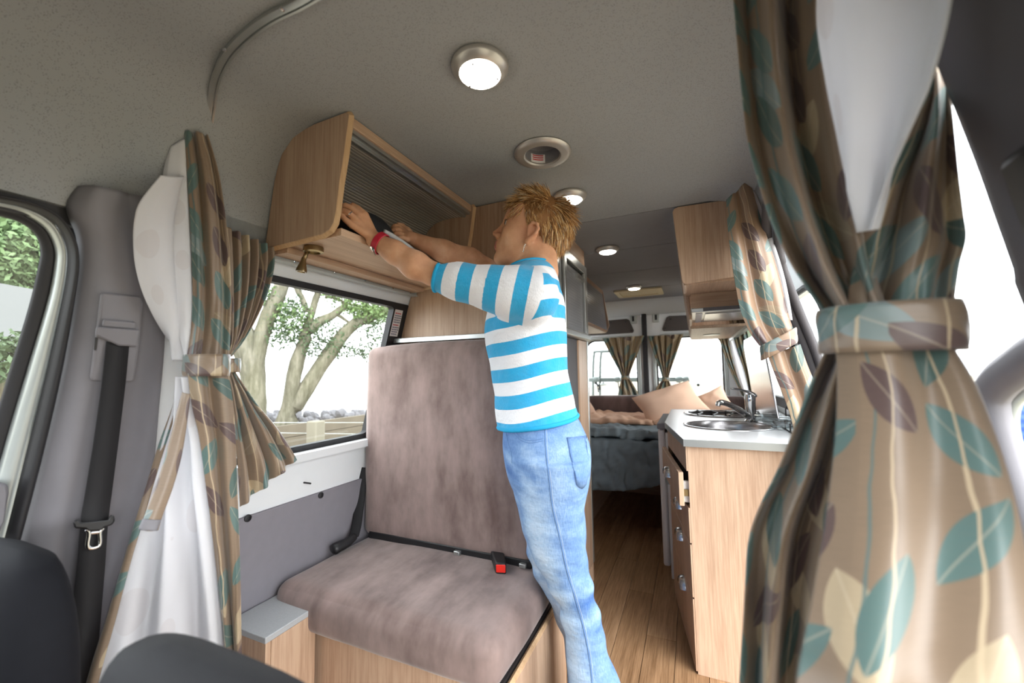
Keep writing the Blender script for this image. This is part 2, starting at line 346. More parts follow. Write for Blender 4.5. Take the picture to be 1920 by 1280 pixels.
# left wall: painted metal, grey board, window opening
WY0, WY1, WZ0, WZ1 = .66, 1.405, .866, 1.435
b = B(); wallstrip(b, -1, .50, 4.1, 0, WZ0); wallstrip(b, -1, .50, WY0, WZ0, WZ1); wallstrip(b, -1, WY1, 4.1, WZ0, WZ1); wallstrip(b, -1, .50, 4.1, WZ1 - .02, 1.55)
b.box(-1.285, -1.235, .60, 1.42, .835, .862)
wl = struct(b.build('wall_left', 'white', smooth=math.radians(30)))
lp = B().box(-1.29, -1.268, .58, 1.40, 0, .70).build('lower_board', 'gpanel', wl, bevel=.003)
for px, py in ((601, 928), (464, 971)):
    p = at_x(px, py, -1.268); B().lathe(p, [(.011, 0), (.011, .004), (.006, .006), (.005, .003)], 16, (1, 0, 0)).build('screw_cap', 'rubber', wl)
p = at_x(581, 906, -1.25); B().lathe(p, [(.003, -.03), (.003, .004)], 8, (1, 0, 0)).build('screw_cap', 'rubber', wl)
# left window, leaning with the wall
def lean(y, s, d=0.):                                   # s = height 0..1 up the opening, d = towards the room
    z = WZ0 + (WZ1 - WZ0) * s; return (XC - (hw(WZ0) + (hw(WZ1) - hw(WZ0)) * s) - .004 + d, y, z)
w1 = thing('window_1', None, None, (-1.25, 1.0, WZ0)); struct(w1)
def leanplate(name, mat, out, inn, d0, d1):
    b = B(); n = len(out); pts = [lean(y, s, d0) for y, s in out] + [lean(y, s, d0) for y, s in inn] + [lean(y, s, d1) for y, s in out] + [lean(y, s, d1) for y, s in inn]; Fc = []
    for i in range(n):
        j = (i + 1) % n; Fc += [(i, j, n + j, n + i), (2*n + i, 3*n + i, 3*n + j, 2*n + j), (i, 2*n + i, 2*n + j, j), (n + i, n + j, 3*n + j, 3*n + i)]
    return b.add(pts, Fc).build(name, mat, w1)
leanplate('window_frame', 'rubber', rrect(.64, 1.43, -.03, .988, .02), rrect(.69, 1.335, .03, .955, .02), -.02, .008)
b = B(); b.add([lean(.66, 0, -.014), lean(1.40, 0, -.014), lean(1.40, 1, -.014), lean(.66, 1, -.014)], [(0, 1, 2, 3)]); b.build('pane', 'glass', w1)
st = B(); st.add([lean(1.343, .745, .0095), lean(1.392, .745, .0095), lean(1.392, .94, .0095), lean(1.343, .94, .0095)], [(0, 1, 2, 3)]); stk = st.build('warning_sticker', 'paper', w1)
for k, (s, m_, y1) in enumerate(((.80, 'redtext', 1.385), (.783, 'bluetext', 1.388), (.767, 'bluetext', 1.389), (.751, 'bluetext', 1.386), (.735, 'bluetext', 1.388), (.715, 'redtext', 1.382), (.697, 'bluetext', 1.388), (.681, 'bluetext', 1.388), (.665, 'bluetext', 1.386), (.648, 'bluetext', 1.38))):
    b = B(); x = 1.348; s += .115
    while x < y1 - .004:
        l = min(rng.uniform(.004, .009), y1 - x); b.add([lean(x, s - .006, .0105), lean(x + l, s - .006, .0105), lean(x + l, s + .002, .0105), lean(x, s + .002, .0105)], [(0, 1, 2, 3)]); x += l + .0018
    b.build('print_line', m_, stk)
# right wall behind the sliding door, with its window
RY0, RY1, RZ0, RZ1 = 2.02, 3.75, .93, 1.42
b = B(); wallstrip(b, 1, 1.78, 4.1, 0, RZ0); wallstrip(b, 1, 1.78, RY0, RZ0, RZ1); wallstrip(b, 1, RY1, 4.1, RZ0, RZ1); wallstrip(b, 1, 1.78, 4.1, RZ1, 1.60); wallstrip(b, 1, .72, 1.80, 1.62, 1.75)
wr = struct(b.build('wall_right', 'white', smooth=math.radians(30)))
w2 = thing('window_2', None, None, (.4, 2.9, RZ0)); struct(w2)
xr = lambda z, d=0.: XC + hw(z) + d
b = B(); o_ = rrect(RY0 - .03, RY1 + .03, RZ0 - .03, RZ1 + .03, .07); i_ = rrect(RY0 + .03, RY1 - .03, RZ0 + .03, RZ1 - .03, .07); n = len(o_)
pts = [(xr(z, -.006), y, z) for y, z in o_] + [(xr(z, -.006), y, z) for y, z in i_] + [(xr(z, .02), y, z) for y, z in o_] + [(xr(z, .02), y, z) for y, z in i_]; Fc = []
for i in range(n):
    j = (i + 1) % n; Fc += [(i, j, n + j, n + i), (2*n + i, 3*n + i, 3*n + j, 2*n + j), (i, 2*n + i, 2*n + j, j), (n + i, n + j, 3*n + j, 3*n + i)]
b.add(pts, Fc).build('window_frame', 'rubber', w2)
B().add([(xr(RZ0, .01), RY0, RZ0), (xr(RZ0, .01), RY1, RZ0), (xr(RZ1, .01), RY1, RZ1), (xr(RZ1, .01), RY0, RZ1)], [(0, 1, 2, 3)]).build('pane', 'glass', w2)
# seal round the sliding-door opening
def wp(y, z, d=0., side=1): return (XC + side * (hw(z) - d), y, z)
sl = [(1.66, 0.02), (1.74, .3), (1.78, .8), (1.79, 1.1), (1.76, 1.3), (1.70, 1.48), (1.62, 1.60), (1.50, 1.66), (1.30, 1.69), (.95, 1.69), (.80, 1.66)]
sl = spline(sl, 60); b = B()
b.tube([wp(y, z, .012) for y, z in sl], .022, 8); b.tube([wp(y - .028, z - (.02 if z > 1.5 else 0), -.004) for y, z in sl], .014, 8); b.tube([wp(y + .03, z + (.02 if z > 1.5 else 0), .0) for y, z in sl], .012, 8)
struct(b.build('trim_1', 'dgrey', smooth=True))
b = B(); b.box(.30, .52, .72, 1.80, -.06, -.02); struct(b.build('trim_2', 'alu', bevel=.004))
# pillars with moulded trim
def pillar(name, L, R, side, mat, depth=.035, split=6):
    Ls, Rs = spline(L, 40), spline(R, 40); V = []; nu = 25
    prof = np.interp(np.linspace(0, 1, nu), [0, .06, .16, .45, .62, .8, .92, 1], [0, .5, .95, 1.0, .78, .8, .7, -.3])
    for a, c in zip(Ls, Rs):
        a, c = Vector(a), Vector(c)
        for j in range(nu): V.append(tuple(a.lerp(c, j / (nu - 1)) + Vector((-side * depth * prof[j], 0, 0))))
    b = B(); b.add(V, [(i * nu + j, i * nu + j + 1, (i + 1) * nu + j + 1, (i + 1) * nu + j) for i in range(39) for j in range(nu - 1)])
    o = b.build(name, mat, smooth=True); s_ = o.modifiers.new('thick', 'SOLIDIFY'); s_.thickness = .012; s_.offset = 0; return struct(o)
PL = [(152, 352), (129, 388), (147, 440), (151, 490), (142, 560), (119, 690), (86, 840), (50, 985), (12, 1120), (-30, 1280), (-80, 1440)]
PR = [(262, 374), (284, 450), (300, 530), (304, 620), (302, 680), (296, 760), (288, 860), (276, 980), (260, 1120), (240, 1290), (225, 1440)]
pil = pillar('trim_3', [at_w(*p) for p in PL], [at_w(*p) for p in PR], -1, 'grey')
# right pillar, mirrored in shape
_q = [at_w(px, py, .02, 1) for px, py in ((1690, -110), (1716, -30), (1736, 30), (1757, 85), (1778, 140), (1804, 205), (1845, 310), (1880, 410), (1912, 500), (1945, 600))]
RPL = [tuple(p) for p in _q] + [wp(_q[-1].y, z) for z in (.8, .4, .02)]
RPR = [wp(.30, 1.80), wp(.30, 1.795), wp(.30, 1.79), wp(.31, 1.74), wp(.32, 1.68), wp(.33, 1.6), wp(.35, 1.47), wp(.36, 1.35), wp(.38, 1.25), wp(.385, 1.14), wp(.39, .8), wp(.39, .4), wp(.39, .02)]
pilr = pillar('trim_4', RPL, RPR, 1, 'dgrey', depth=.008)
pa = [((1874, 308), .022), ((1960, 240), .022), ((2010, 420), .022), ((1925, 455), .022)]
b = B(); b.add([tuple(at_w(*p, d, 1)) for p, d in pa] + [tuple(at_w(*p, d + .014, 1)) for p, d in pa], [(0, 1, 2, 3), (4, 7, 6, 5), (0, 4, 5, 1), (1, 5, 6, 2), (2, 6, 7, 3), (3, 7, 4, 0)]); b.build('recess_plate', 'black', pilr, bevel=.006)
# front left door: seals, painted frame, gasket, glass
d1 = thing('door_1', None, None, (-1.25, .2, .9)); struct(d1)
SA = [(-60, 358), (0, 366), (60, 379), (108, 402), (138, 440), (149, 490), (141, 560), (118, 690), (84, 840), (45, 990), (8, 1120), (-40, 1280)]
SB = [(-60, 372), (0, 380), (55, 393), (98, 416), (121, 452), (127, 492), (117, 560), (86, 700), (46, 860), (8, 1010), (-25, 1120), (-70, 1280)]
SCc = [(-60, 384), (0, 390), (48, 405), (84, 430), (101, 464), (101, 498), (88, 565), (48, 700), (4, 850), (-35, 1000), (-70, 1120), (-110, 1280)]
SD = [(-60, 398), (0, 406), (42, 420), (66, 441), (75, 468), (71, 500), (52, 580), (12, 710), (-30, 850), (-60, 960), (-100, 1120), (-140, 1280)]
def ribbon(name, A, Bp, ia, ib, mat, nn=60, mid=0.):
    a = spline([tuple(at_w(*p, inset=ia)) for p in A], nn); c = spline([tuple(at_w(*p, inset=ib)) for p in Bp], nn); V = []
    for p, q in zip(a, c):
        for t in np.linspace(0, 1, 7): r_ = p * (1 - t) + q * t; r_[0] += mid * 4 * t * (1 - t); V.append(tuple(r_))
    b = B(); b.add(V, [(i * 7 + j, i * 7 + j + 1, (i + 1) * 7 + j + 1, (i + 1) * 7 + j) for i in range(nn - 1) for j in range(6)])
    o = b.build(name, mat, d1, smooth=True); s_ = o.modifiers.new('thick', 'SOLIDIFY'); s_.thickness = .006; return o
ribbon('door_seal', SA, SB, .012, .0, 'rubber', mid=.016); ribbon('door_frame', SB, SCc, -.01, -.02, 'silver', mid=.012)
ribbon('window_gasket', SCc, SD, -.02, -.03, 'rubber', mid=.004)
b = B(); V = [tuple(at_w(*p, inset=-.034)) for p in [(-80, 390), (0, 398), (48, 412), (74, 436), (84, 468), (78, 500), (56, 580), (14, 720), (-30, 860), (-80, 960)]] + [(-1.30, -.5, .95), (-1.2, -.5, 1.45)]
b.add(V, [tuple(range(len(V)))]).build('pane', 'glass', d1)
b = B(); wallstrip(b, -1, -.75, .30, 0, .88, inset=-.03); b.build('door_card', 'grey', d1, bevel=.01)
hp = [at_w(*p, inset=.03) for p in ((0, 905), (17, 907), (19, 925), (10, 975), (2, 1000), (-25, 1010), (-25, 905))]
b = B(); b.add([tuple(p) for p in hp] + [(p.x - .05, p.y, p.z) for p in hp], [tuple(range(7)), tuple(range(13, 6, -1))] + [(i, (i + 1) % 7, (i + 1) % 7 + 7, i + 7) for i in range(7)]).build('door_pull', 'grey', d1, bevel=.006)
# front right door below its window, unseen dash wall and low header shaped to cut front light
d2 = thing('door_2', None, None, (.47, -.2, 0)); struct(d2)
b = B(); b.box(.44, .50, -.75, .40, -.06, -.01); b.build('door_step', 'alu', d2, bevel=.004)
struct(B().box(-1.3, .5, -.95, -.75, -.06, .98).box(-1.3, .5, -.85, -.70, 1.22, 1.85).build('wall_front_baffle', 'dgrey', bevel=.02))
# open passenger door swung forward: its rounded window frame fills the gap at the right edge
d3 = thing('door_3', None, None, (.55, 1.1, .3)); struct(d3)
# slid-back door outside the rear quarter
d4 = thing('door_4', None, None, (.62, 2.3, 0)); struct(d4)
b = B(); o_ = rrect(1.80, 3.05, .15, 1.72, .12); i_ = rrect(1.93, 2.92, .98, 1.46, .08); n = len(o_)
xs = lambda z: XC + hw(z) + .14
pts = [(xs(z), y, z) for y, z in o_] + [(xs(z), y, z) for y, z in i_] + [(xs(z) + .05, y, z) for y, z in o_] + [(xs(z) + .05, y, z) for y, z in i_]; Fc = []
for i in range(n):
    j = (i + 1) % n; Fc += [(i, j, n + j, n + i), (2*n + i, 3*n + i, 3*n + j, 2*n + j), (i, 2*n + i, 2*n + j, j), (n + i, n + j, 3*n + j, 3*n + i)]
b.add(pts, Fc).build('door_skin', 'white', d4, smooth=math.radians(35))
B().add([(xs(z) + .02, y, z) for y, z in i_], [tuple(range(n))]).build('pane', 'glass', d4)
b = B(); [b.tube([(xs(z) - .004, y, z) for y, z in i_] + [(xs(i_[0][1]) - .004,) + i_[0]], .014, 6)]; b.build('window_gasket', 'rubber', d4)
# rear wall: two doors with windows
YR = 4.07
b = B(); b.box(-1.3, .5, YR + .02, YR + .06, 1.655, 1.86); b.box(-1.3, -1.17, YR - .02, YR + .06, 0, 1.7); b.box(.37, .5, YR - .02, YR + .06, 0, 1.7); struct(b.build('wall_rear', 'white', bevel=.006))
for k, (x0, x1, wx0, wx1, name) in enumerate(((-1.17, -.42, -.975, -.475, 'door_5'), (-.375, .37, -.30, .265, 'door_6'))):
    dr = thing(name, None, None, (x0, YR, 0)); struct(dr)
    b = B(); zb, zt = .80, 1.43
    n6 = rrect(wx0, wx1, zb, zt, .09); b = ringplate(b, rrect(x0, x1, .0, 1.655, .02), n6, YR, YR + .04, 1); b.build('door_panel', 'white', dr)
    b = B(); ringplate(b, rrect(wx0 - .035, wx1 + .035, zb - .035, zt + .035, .11), rrect(wx0 - .005, wx1 + .005, zb - .005, zt + .005, .09), YR - .018, YR, 1); b.build('window_surround', 'silver', dr, bevel=.006)
    b = B(); ringplate(b, n6, rrect(wx0 + .012, wx1 - .012, zb + .012, zt - .012, .08), YR + .01, YR + .03, 1); b.build('window_gasket', 'rubber', dr)
    B().add([(wx0, YR + .02, zb), (wx1, YR + .02, zb), (wx1, YR + .02, zt), (wx0, YR + .02, zt)], [(0, 1, 2, 3)]).build('pane', 'glass', dr)
    s = 1 if k == 0 else -1; c = (-.71, -.02)[k]
    poly = [(-.27, 1.485), (.205, 1.49), (.215, 1.51), (.175, 1.615), (.15, 1.63), (-.25, 1.62), (-.28, 1.60)]
    B().prism([(c + s * x, z) for x, z in poly], YR - .014, YR, 1).build('dark_board', 'bpanel', dr, bevel=.004)
    for x, z in ((-.2, 1.60), (.0, 1.605), (.14, 1.60), (-.1, 1.50), (.19, 1.515)):
        B().lathe((c + s * x, YR - .014, z), [(.008, 0), (.006, .005)], 10, (0, -1, 0)).build('board_clip', 'black', dr)
    hx = (-.50, -.29)[k]
    hb = B().box(hx - .03, hx + .035, YR - .012, YR, 1.575, 1.66).build('latch_cover', 'silver', dr, bevel=.006)
    B().box(hx - .008, hx + .012, YR - .016, YR - .008, 1.60, 1.65).build('latch_slot', 'black', hb)
struct(B().box(-.42, -.375, YR - .03, YR + .05, 0, 1.665).build('trim_5', 'rubber', bevel=.006))
for x in (-.49, -.31): pass
# passenger-side door frame seen through the gap at the right
pth = spline([tuple(at_x(*p, .50)) for p in ((1990, 640), (1950, 660), (1915, 684), (1878, 712), (1858, 742), (1860, 785), (1878, 850), (1905, 930), (1940, 1020), (1990, 1130))], 40)
B().tube([tuple(p) for p in pth], .024, 10, flat=1.3).build('window_frame', 'grey', d3, smooth=True)
pth2 = spline([tuple(at_x(*p, .53)) for p in ((1990, 690), (1950, 712), (1925, 730), (1900, 755), (1895, 800), (1912, 870), (1940, 950), (1990, 1080))], 40)
B().tube([tuple(p) for p in pth2], .012, 8).build('window_gasket', 'silver', d3, smooth=True)

# ------------------------------------------------------------------ overhead cabinet on the left
PP = [(-.787, 1.809), (-.778, 1.799), (-.793, 1.70), (-.808, 1.625), (-.819, 1.55), (-.826, 1.522), (-.840, 1.505), (-.865, 1.497), (-1.090, 1.490), (-1.086, 1.515), (-1.058, 1.68), (-1.046, 1.72), (-1.026, 1.762), (-.995, 1.788), (-.955, 1.802), (-.90, 1.808)]
oc = thing('overhead_cabinet', 'large oak overhead cabinet with open roller shutter that the woman reaches into', 'cabinet', (-.95, 1.08, 1.49))
for y in (.745, 1.396):
    s = B().prism(PP, y, y + .018, 1).build('side_panel', 'wood', oc, bevel=.002)
    e = [(x, z) for x, z in PP[:9]]; b = B(); nn = len(e)
    b.tube([(x + .0006, y + .009, z - .0004) for x, z in e], .0088, 4); b.build('edge_band', 'edge', s)
B().box(-.815, -.787, .763, 1.396, 1.781, 1.808).build('front_rail', 'wood_y', oc, bevel=.002)
b = B(); b.box(-.812, -.794, .763, 1.396, 1.770, 1.781); b.box(-.824, -.813, .763, 1.396, 1.762, 1.779); b.build('shutter_track', 'alu', oc)
B().box(-1.05, -.818, .763, 1.396, 1.492, 1.512).build('floor_board', 'wood_y', oc, bevel=.001)
B().box(-1.088, -1.02, .763, 1.396, 1.474, 1.4915).build('back_rail', 'wood_y', oc, bevel=.001)
spth = spline([(-.827, 1.765), (-.88, 1.768), (-.945, 1.762), (-.985, 1.742), (-1.01, 1.71), (-1.028, 1.66), (-1.045, 1.59), (-1.062, 1.507)], 31)
for i in range(30):
    (xa, za), (xb, zb) = spth[i], spth[i + 1]; d = np.array([xb - xa, zb - za]); l = np.hypot(*d); d /= l; n_ = np.array([d[1], -d[0]])
    a, c = np.array([xa, za]) + d * .0012, np.array([xb, zb]) - d * .0012; q = [a, (a + c) / 2 - n_ * .0015, c, c - n_ * -.004 + 0 * d, a - n_ * -.004]
    B().prism([tuple(p) for p in q], .765, 1.394, 1).build('slat', 'slat', oc)
b = B(); b.rings([[(x - .004, .765, z), (x - .004, 1.394, z), (x - .006, 1.394, z + .002), (x - .006, .765, z + .002)] for x, z in spth]); b.build('shutter_backing', 'slatline', oc)
# reading spot under it
sp = thing('reading_spot', 'small satin metal spotlight under the front corner of the large overhead cabinet', 'lamp', (-.962, .80, 1.474))
B().lathe((-.962, .80, 1.491), [(.001, 0), (.026, 0), (.027, -.004), (.027, -.014), (.018, -.016), (.018, -.011), (.001, -.011)], 28).build('mount', 'brass', sp, smooth=math.radians(30))
B().tube([(-.980, .795, 1.482), (-.985, .793, 1.468), (-.986, .79, 1.458)], .006, 10).build('stem', 'brass', sp, smooth=True)
B().lathe((-.987, .79, 1.462), [(.001, 0), (.006, 0), (.0075, -.012), (.011, -.025), (.0145, -.036), (.0145, -.042), (.011, -.042), (.010, -.036), (.001, -.036)], 20, (.12, .1, 1)).build('head', 'brass', sp, smooth=math.radians(40))
# curtain rail below the cabinet
cr = thing('window_curtain_rail', 'grey metal curtain rail running under the large overhead cabinet', 'rail', (-1.09, 1.0, 1.47))
b = B(); b.box(-1.098, -1.078, .62, 1.425, 1.462, 1.486); b.box(-1.078, -1.072, .62, 1.425, 1.478, 1.486); b.box(-1.078, -1.072, .62, 1.425, 1.462, 1.467); b.build('channel', 'silver', cr)
for y in (.83, .98, 1.12, 1.27, 1.38): B().lathe((-1.078, y, 1.4725), [(.004, 0), (.0035, .002), (.001, .003)], 8, (1, 0, 0)).build('screw', 'chrome', cr)

# ------------------------------------------------------------------ wardrobe block behind the bench
wd = thing('wardrobe', 'tall oak wardrobe behind the bench backrest with an aluminium framed shutter', 'wardrobe', (-.85, 1.85, 0))
xw = -.535; WYE = 2.26
def pol(zs): return [(XC - hw(z) + .004, z) for z in zs]
lp_ = pol([0, .87, 1.2, 1.5, 1.66, 1.75, 1.79]); 
B().prism(lp_ + [(-.93, 1.805), (xw, 1.811), (xw, 0)], 1.422, 1.44, 1).build('front_panel', 'wood', wd)
B().prism(lp_ + [(-.93, 1.805), (xw, 1.811), (xw, 0)], WYE - .018, WYE, 1).build('side_panel', 'wood', wd)
B().box(xw - .016, xw, 1.44, WYE - .018, 1.715, 1.811).build('header', 'wood_y', wd)
B().box(xw - .014, xw - .002, 1.44, 1.80, 1.33, 1.715).build('gloss_panel', 'mirror', wd)
b = B(); f0 = rrect(1.815, WYE, 1.31, 1.715, .004, 1); f1 = rrect(1.852, WYE - .05, 1.325, 1.672, .004, 1); ringplate(b, f0, f1, xw - .01, xw + .012, 0); b.build('shutter_frame', 'alu', wd, bevel=.003)
for i in range(22):
    z0 = 1.332 + i * .0148; B().box(xw - .008, xw - .003, 1.855, WYE - .052, z0, z0 + .0143).build('slat', 'frost', wd)
B().box(xw - .02, xw - .009, 1.85, WYE - .05, 1.60, 1.715).build('shutter_gap', 'black', wd)
B().box(xw - .003, xw + .010, 2.06, WYE - .052, 1.62, 1.645).build('shutter_handle', 'alu', wd)
k_ = B().box(xw - .03, xw + .032, 1.50, WYE - .04, 1.292, 1.328).build('ledge', 'alu', wd, bevel=.008)
B().box(xw - .016, xw + .004, 2.06, WYE - .03, .10, 1.29).build('lower_door', 'wood', wd)
B().box(xw - .02, xw - .004, 1.44, 2.055, .10, 1.29).build('niche_panel', 'dgrey', wd)
b = B(); b.box(xw - .012, xw + .008, WYE - .03, WYE - .005, .10, 1.29); b.box(xw - .06, xw + .003, WYE - .004, WYE + .004, .12, 1.7); b.build('corner_profile', 'alu', wd, bevel=.002)
B().lathe((xw + .0, 1.79, 1.70), [(.002, 0), (.006, .002), (.004, .012), (.008, .02), (.002, .024)], 12, (1, 0, 0)).build('latch', 'chrome', wd)
sh = thing('shelf', 'narrow grey shelf with an aluminium edge just above the bench backrest', 'shelf', (-1.0, 1.41, 1.262))
B().box(-1.20, -.56, 1.388, 1.421, 1.263, 1.278).build('board', 'greylam', sh); B().box(-1.205, -.56, 1.378, 1.388, 1.261, 1.281).build('edge_strip', 'alu', sh, bevel=.002)

# ------------------------------------------------------------------ the bench seat
bs = thing('bench', 'brown suede bench seat on an oak base below the left window', 'bench', (-.86, 1.12, 0))
B().box(-1.262, -.452, .955, .973, 0, .335).build('front_board', 'wood', bs, bevel=.001)
sp_ = B().box(-.462, -.444, .955, 1.42, 0, .345).build('side_board', 'wood', bs, bevel=.001)
B().tube([(-.453, .956, .345), (-.453, 1.42, .345)], .009, 6).build('edge_band', 'edge', sp_)
B().box(-.475, -.463, .95, 1.40, .325, .36).build('seat_gap', 'black', bs)
def cushion(name, x0, x1, y0, y1, z0, z1, r, mat, parent, tilt=0, piv=None, puff=.01, nseg=28):
    b = B(); bm = bmesh.new(); bmesh.ops.create_cube(bm, size=1)
    bmesh.ops.subdivide_edges(bm, edges=bm.edges[:], cuts=nseg, use_grid_fill=True)
    c = Vector(((x0 + x1) / 2, (y0 + y1) / 2, (z0 + z1) / 2)); h = Vector(((x1 - x0) / 2, (y1 - y0) / 2, (z1 - z0) / 2))
    V = []
    for v in bm.verts:
        q = [v.co[i] * 2 for i in range(3)]; q = [math.copysign(abs(t) ** .6, t) for t in q]        # denser near the edges
        p = Vector([q[i] * h[i] for i in range(3)]); core = Vector([max(-(h[i] - r), min(h[i] - r, p[i])) for i in range(3)])
        d = p - core
        if d.length > 1e-6: p = core + d.normalized() * min(r, max(d.length, r if sum(abs(t) > .999 for t in q) else d.length))
        k = 1 - max(abs(q[0]), 0) ** 2; puffs = [(1 - q[(i+1) % 3] ** 2) * (1 - q[(i+2) % 3] ** 2) for i in range(3)]
        for i in range(3):
            if abs(q[i]) > .999: p[i] += math.copysign(puff * puffs[i], q[i]) + .002 * noise.noise(p * 9)
        V.append(tuple(p + c))
    Fc = [tuple(v.index for v in f.verts) for f in bm.faces]; bm.free(); b.add(V, Fc)
    if tilt: b.rot(tilt, piv, 'X')
    return b.build(name, mat, parent, smooth=True)
cushion('seat_cushion', -1.262, -.466, .915, 1.40, .340, .472, .045, 'suede', bs)
bk = cushion('backrest', -1.262, -.505, 1.300, 1.385, .474, 1.246, .04, 'suede', bs, tilt=-.015, piv=(0, 1.35, .48))
b = B(); b.box(-1.22, -.52, 1.30, 1.36, .470, .50); b.build('backrest_frame', 'black', bs, bevel=.004)
for x in (-.80, -.545): B().box(x - .012, x + .012, 1.285, 1.30, .478, .492).build('bracket', 'alu', bs, bevel=.002)
p = (-.60, 1.262, .492)
bu = thing('seat_belt_buckle', 'black belt buckle with a red button between seat and backrest', 'buckle', p)
B().add([(-.675, 1.31, .478), (-.628, 1.32, .478), (-.578, 1.232, .476), (-.612, 1.222, .476), (-.675, 1.31, .510), (-.628, 1.32, .510), (-.578, 1.232, .512), (-.612, 1.222, .512)],
        [(0, 3, 2, 1), (4, 5, 6, 7), (0, 1, 5, 4), (1, 2, 6, 5), (2, 3, 7, 6), (3, 0, 4, 7)]).build('housing', 'black', bu, bevel=.005)
B().add([(-.6105, 1.2205, .482), (-.5795, 1.2300, .482), (-.5795, 1.2300, .507), (-.6105, 1.2205, .507), (-.609, 1.225, .482), (-.582, 1.234, .482), (-.582, 1.234, .507), (-.609, 1.225, .507)],
        [(0, 1, 2, 3), (4, 7, 6, 5), (0, 4, 5, 1), (1, 5, 6, 2), (2, 6, 7, 3), (3, 7, 4, 0)]).build('release_button', 'red', bu, bevel=.002)
bb = thing('bench_belt_end', 'black lap belt end with its cover lying on the bench by the wall', 'seat belt', (-1.24, 1.2, .49))
b = B(); b.tube(spline([(-1.228, 1.125, .492), (-1.222, 1.15, .497), (-1.215, 1.185, .50), (-1.215, 1.22, .51)], 14), [.012, .02, .022, .022, .021, .02, .02, .019, .018, .018, .017, .016, .016, .014], 12, flat=.9).build('anchor_cover', 'black', bb, smooth=True)
b = B(); b.tube(spline([(-1.215, 1.215, .51), (-1.235, 1.25, .54), (-1.262, 1.29, .60), (-1.266, 1.31, .68), (-1.266, 1.33, .74)], 20), .02, 10, flat=.22).build('webbing', 'belt', bb, smooth=True)
bx = thing('side_box', 'low oak box with a speckled grey top between curtain and bench', 'box', (-1.15, .86, 0))
B().box(-1.26, -1.085, .775, .935, .408, .425).build('top', 'greylam', bx, bevel=.002); B().box(-1.26, -1.088, .778, .793, 0, .408).build('front', 'wood', bx)
B().box(-1.10, -1.085, .793, .935, 0, .408).build('side', 'wood', bx); 

# ------------------------------------------------------------------ kitchen unit
kt = thing('kitchen_unit', 'pale oak kitchen unit with angled drawer fronts and cup handles', 'kitchen unit', (.2, 2.2, 0))
A_, B_ = Vector((-.036, 1.722)), Vector((-.128, 2.26))
B().box(-.030, .455, 1.722, 1.740, 0, .834).build('end_panel', 'wood_k', kt, bevel=.001)
b = B(); b.prism([(-.012, 1.74), (.44, 1.74), (.44, 2.38), (-.10, 2.38), (-.105, 2.26)], 0, .70, 2); b.build('carcass', 'gap', kt)
B().prism([(-.11, 2.28), (-.128, 2.262), (-.128, 2.395), (-.11, 2.395)], .62, .834, 2).build('rear_front', 'wood_kd', kt)
dv = (B_ - A_); dl = dv.length; dv = dv / dl; dn = Vector((-dv.y, dv.x)); ang = math.atan2(dv.y, dv.x)
dz = [(.738, .832), (.606, .732), (.470, .600), (.272, .464), (.010, .266)]
for k, (z0, z1) in enumerate(dz):
    out = .030 if k == 1 else 0.0
    q0 = A_ + dn * (out - .0); q1 = B_ + dn * out; q2 = q1 - dn * .018; q3 = q0 - dn * .018
    nm = 'drawer' if 0 < k < 4 else 'front_panel'
    dr = B().prism([tuple(q0), tuple(q1), tuple(q2), tuple(q3)], z0, z1, 2).build(nm, 'wood_kd', kt, bevel=.0015)
    if k == 1:
        s0 = A_ + dv * .02; b = B(); b.prism([tuple(s0 + dn * .012), tuple(s0 + dv * .014 + dn * .012), tuple(s0 + dv * .014 - dn * .3), tuple(s0 - dn * .3)], .615, .695, 2); b.build('drawer_side', 'white', dr)
        b = B(); s1 = A_ + dv * .012; b.prism([tuple(s1 + dn * .012), tuple(s1 + dv * .008 + dn * .012), tuple(s1 + dv * .008 - dn * .2), tuple(s1 - dn * .2)], .64, .665, 2); b.build('runner', 'brass', dr)
    if 0 < k < 5:
        pos = {1: (.30, .665), 2: (.22, .555), 3: (.22, .425), 4: (.20, .235)}[k]
        c2 = A_ + dv * pos[0] + dn * out; R = []
        for i in range(9):                                          # half-moon cup handle
            a = math.pi * i / 8; hw_ = .045
            R.append([(c2.x + dv.x * hw_ * math.cos(a) * s + dn.x * dd, c2.y + dv.y * hw_ * math.cos(a) * s + dn.y * dd, pos[1] - .018 + .040 * math.sin(a) * s) for s, dd in ((1, .0), (.94, .016), (.75, .024), (.55, .022), (.5, .014))])
        B().rings(R, cap=False, closed=False).build('handle', 'steel', dr, smooth=True)
# worktop with two round openings
wt = thing('worktop', 'white laminate kitchen worktop with a clipped corner and metal edge', 'worktop', (.2, 2.3, .835))
POLY = [(-.040, 1.705), (.47, 1.705), (.47, 2.955), (-.135, 2.955), (-.135, 2.215)]
S1, S2 = (.145, 2.17, .185, .165), (.140, 2.70, .185, .175)
def ell2(c, k=1., n=40): return [(c[0] + c[2] * k * math.cos(2 * math.pi * i / n), c[1] + c[3] * k * math.sin(2 * math.pi * i / n)) for i in range(n)]
bm = bmesh.new(); outer_v = [bm.verts.new((x, y, .86)) for x, y in POLY]; ed = [bm.edges.new((outer_v[i], outer_v[(i + 1) % 5])) for i in range(5)]
for S in (S1, S2):
    vs = [bm.verts.new((x, y, .86)) for x, y in ell2(S)]; ed += [bm.edges.new((vs[i], vs[(i + 1) % 40])) for i in range(40)]
r_ = bmesh.ops.triangle_fill(bm, use_beauty=True, use_dissolve=False, edges=ed)
bm.verts.index_update(); V = [tuple(v.co) for v in bm.verts]; Fc = [tuple(v.index for v in f.verts) for f in bm.faces]; bm.free()
o = B().add(V, Fc).build('top', 'counter', wt); so = o.modifiers.new('thick', 'SOLIDIFY'); so.thickness = .024; so.offset = -1
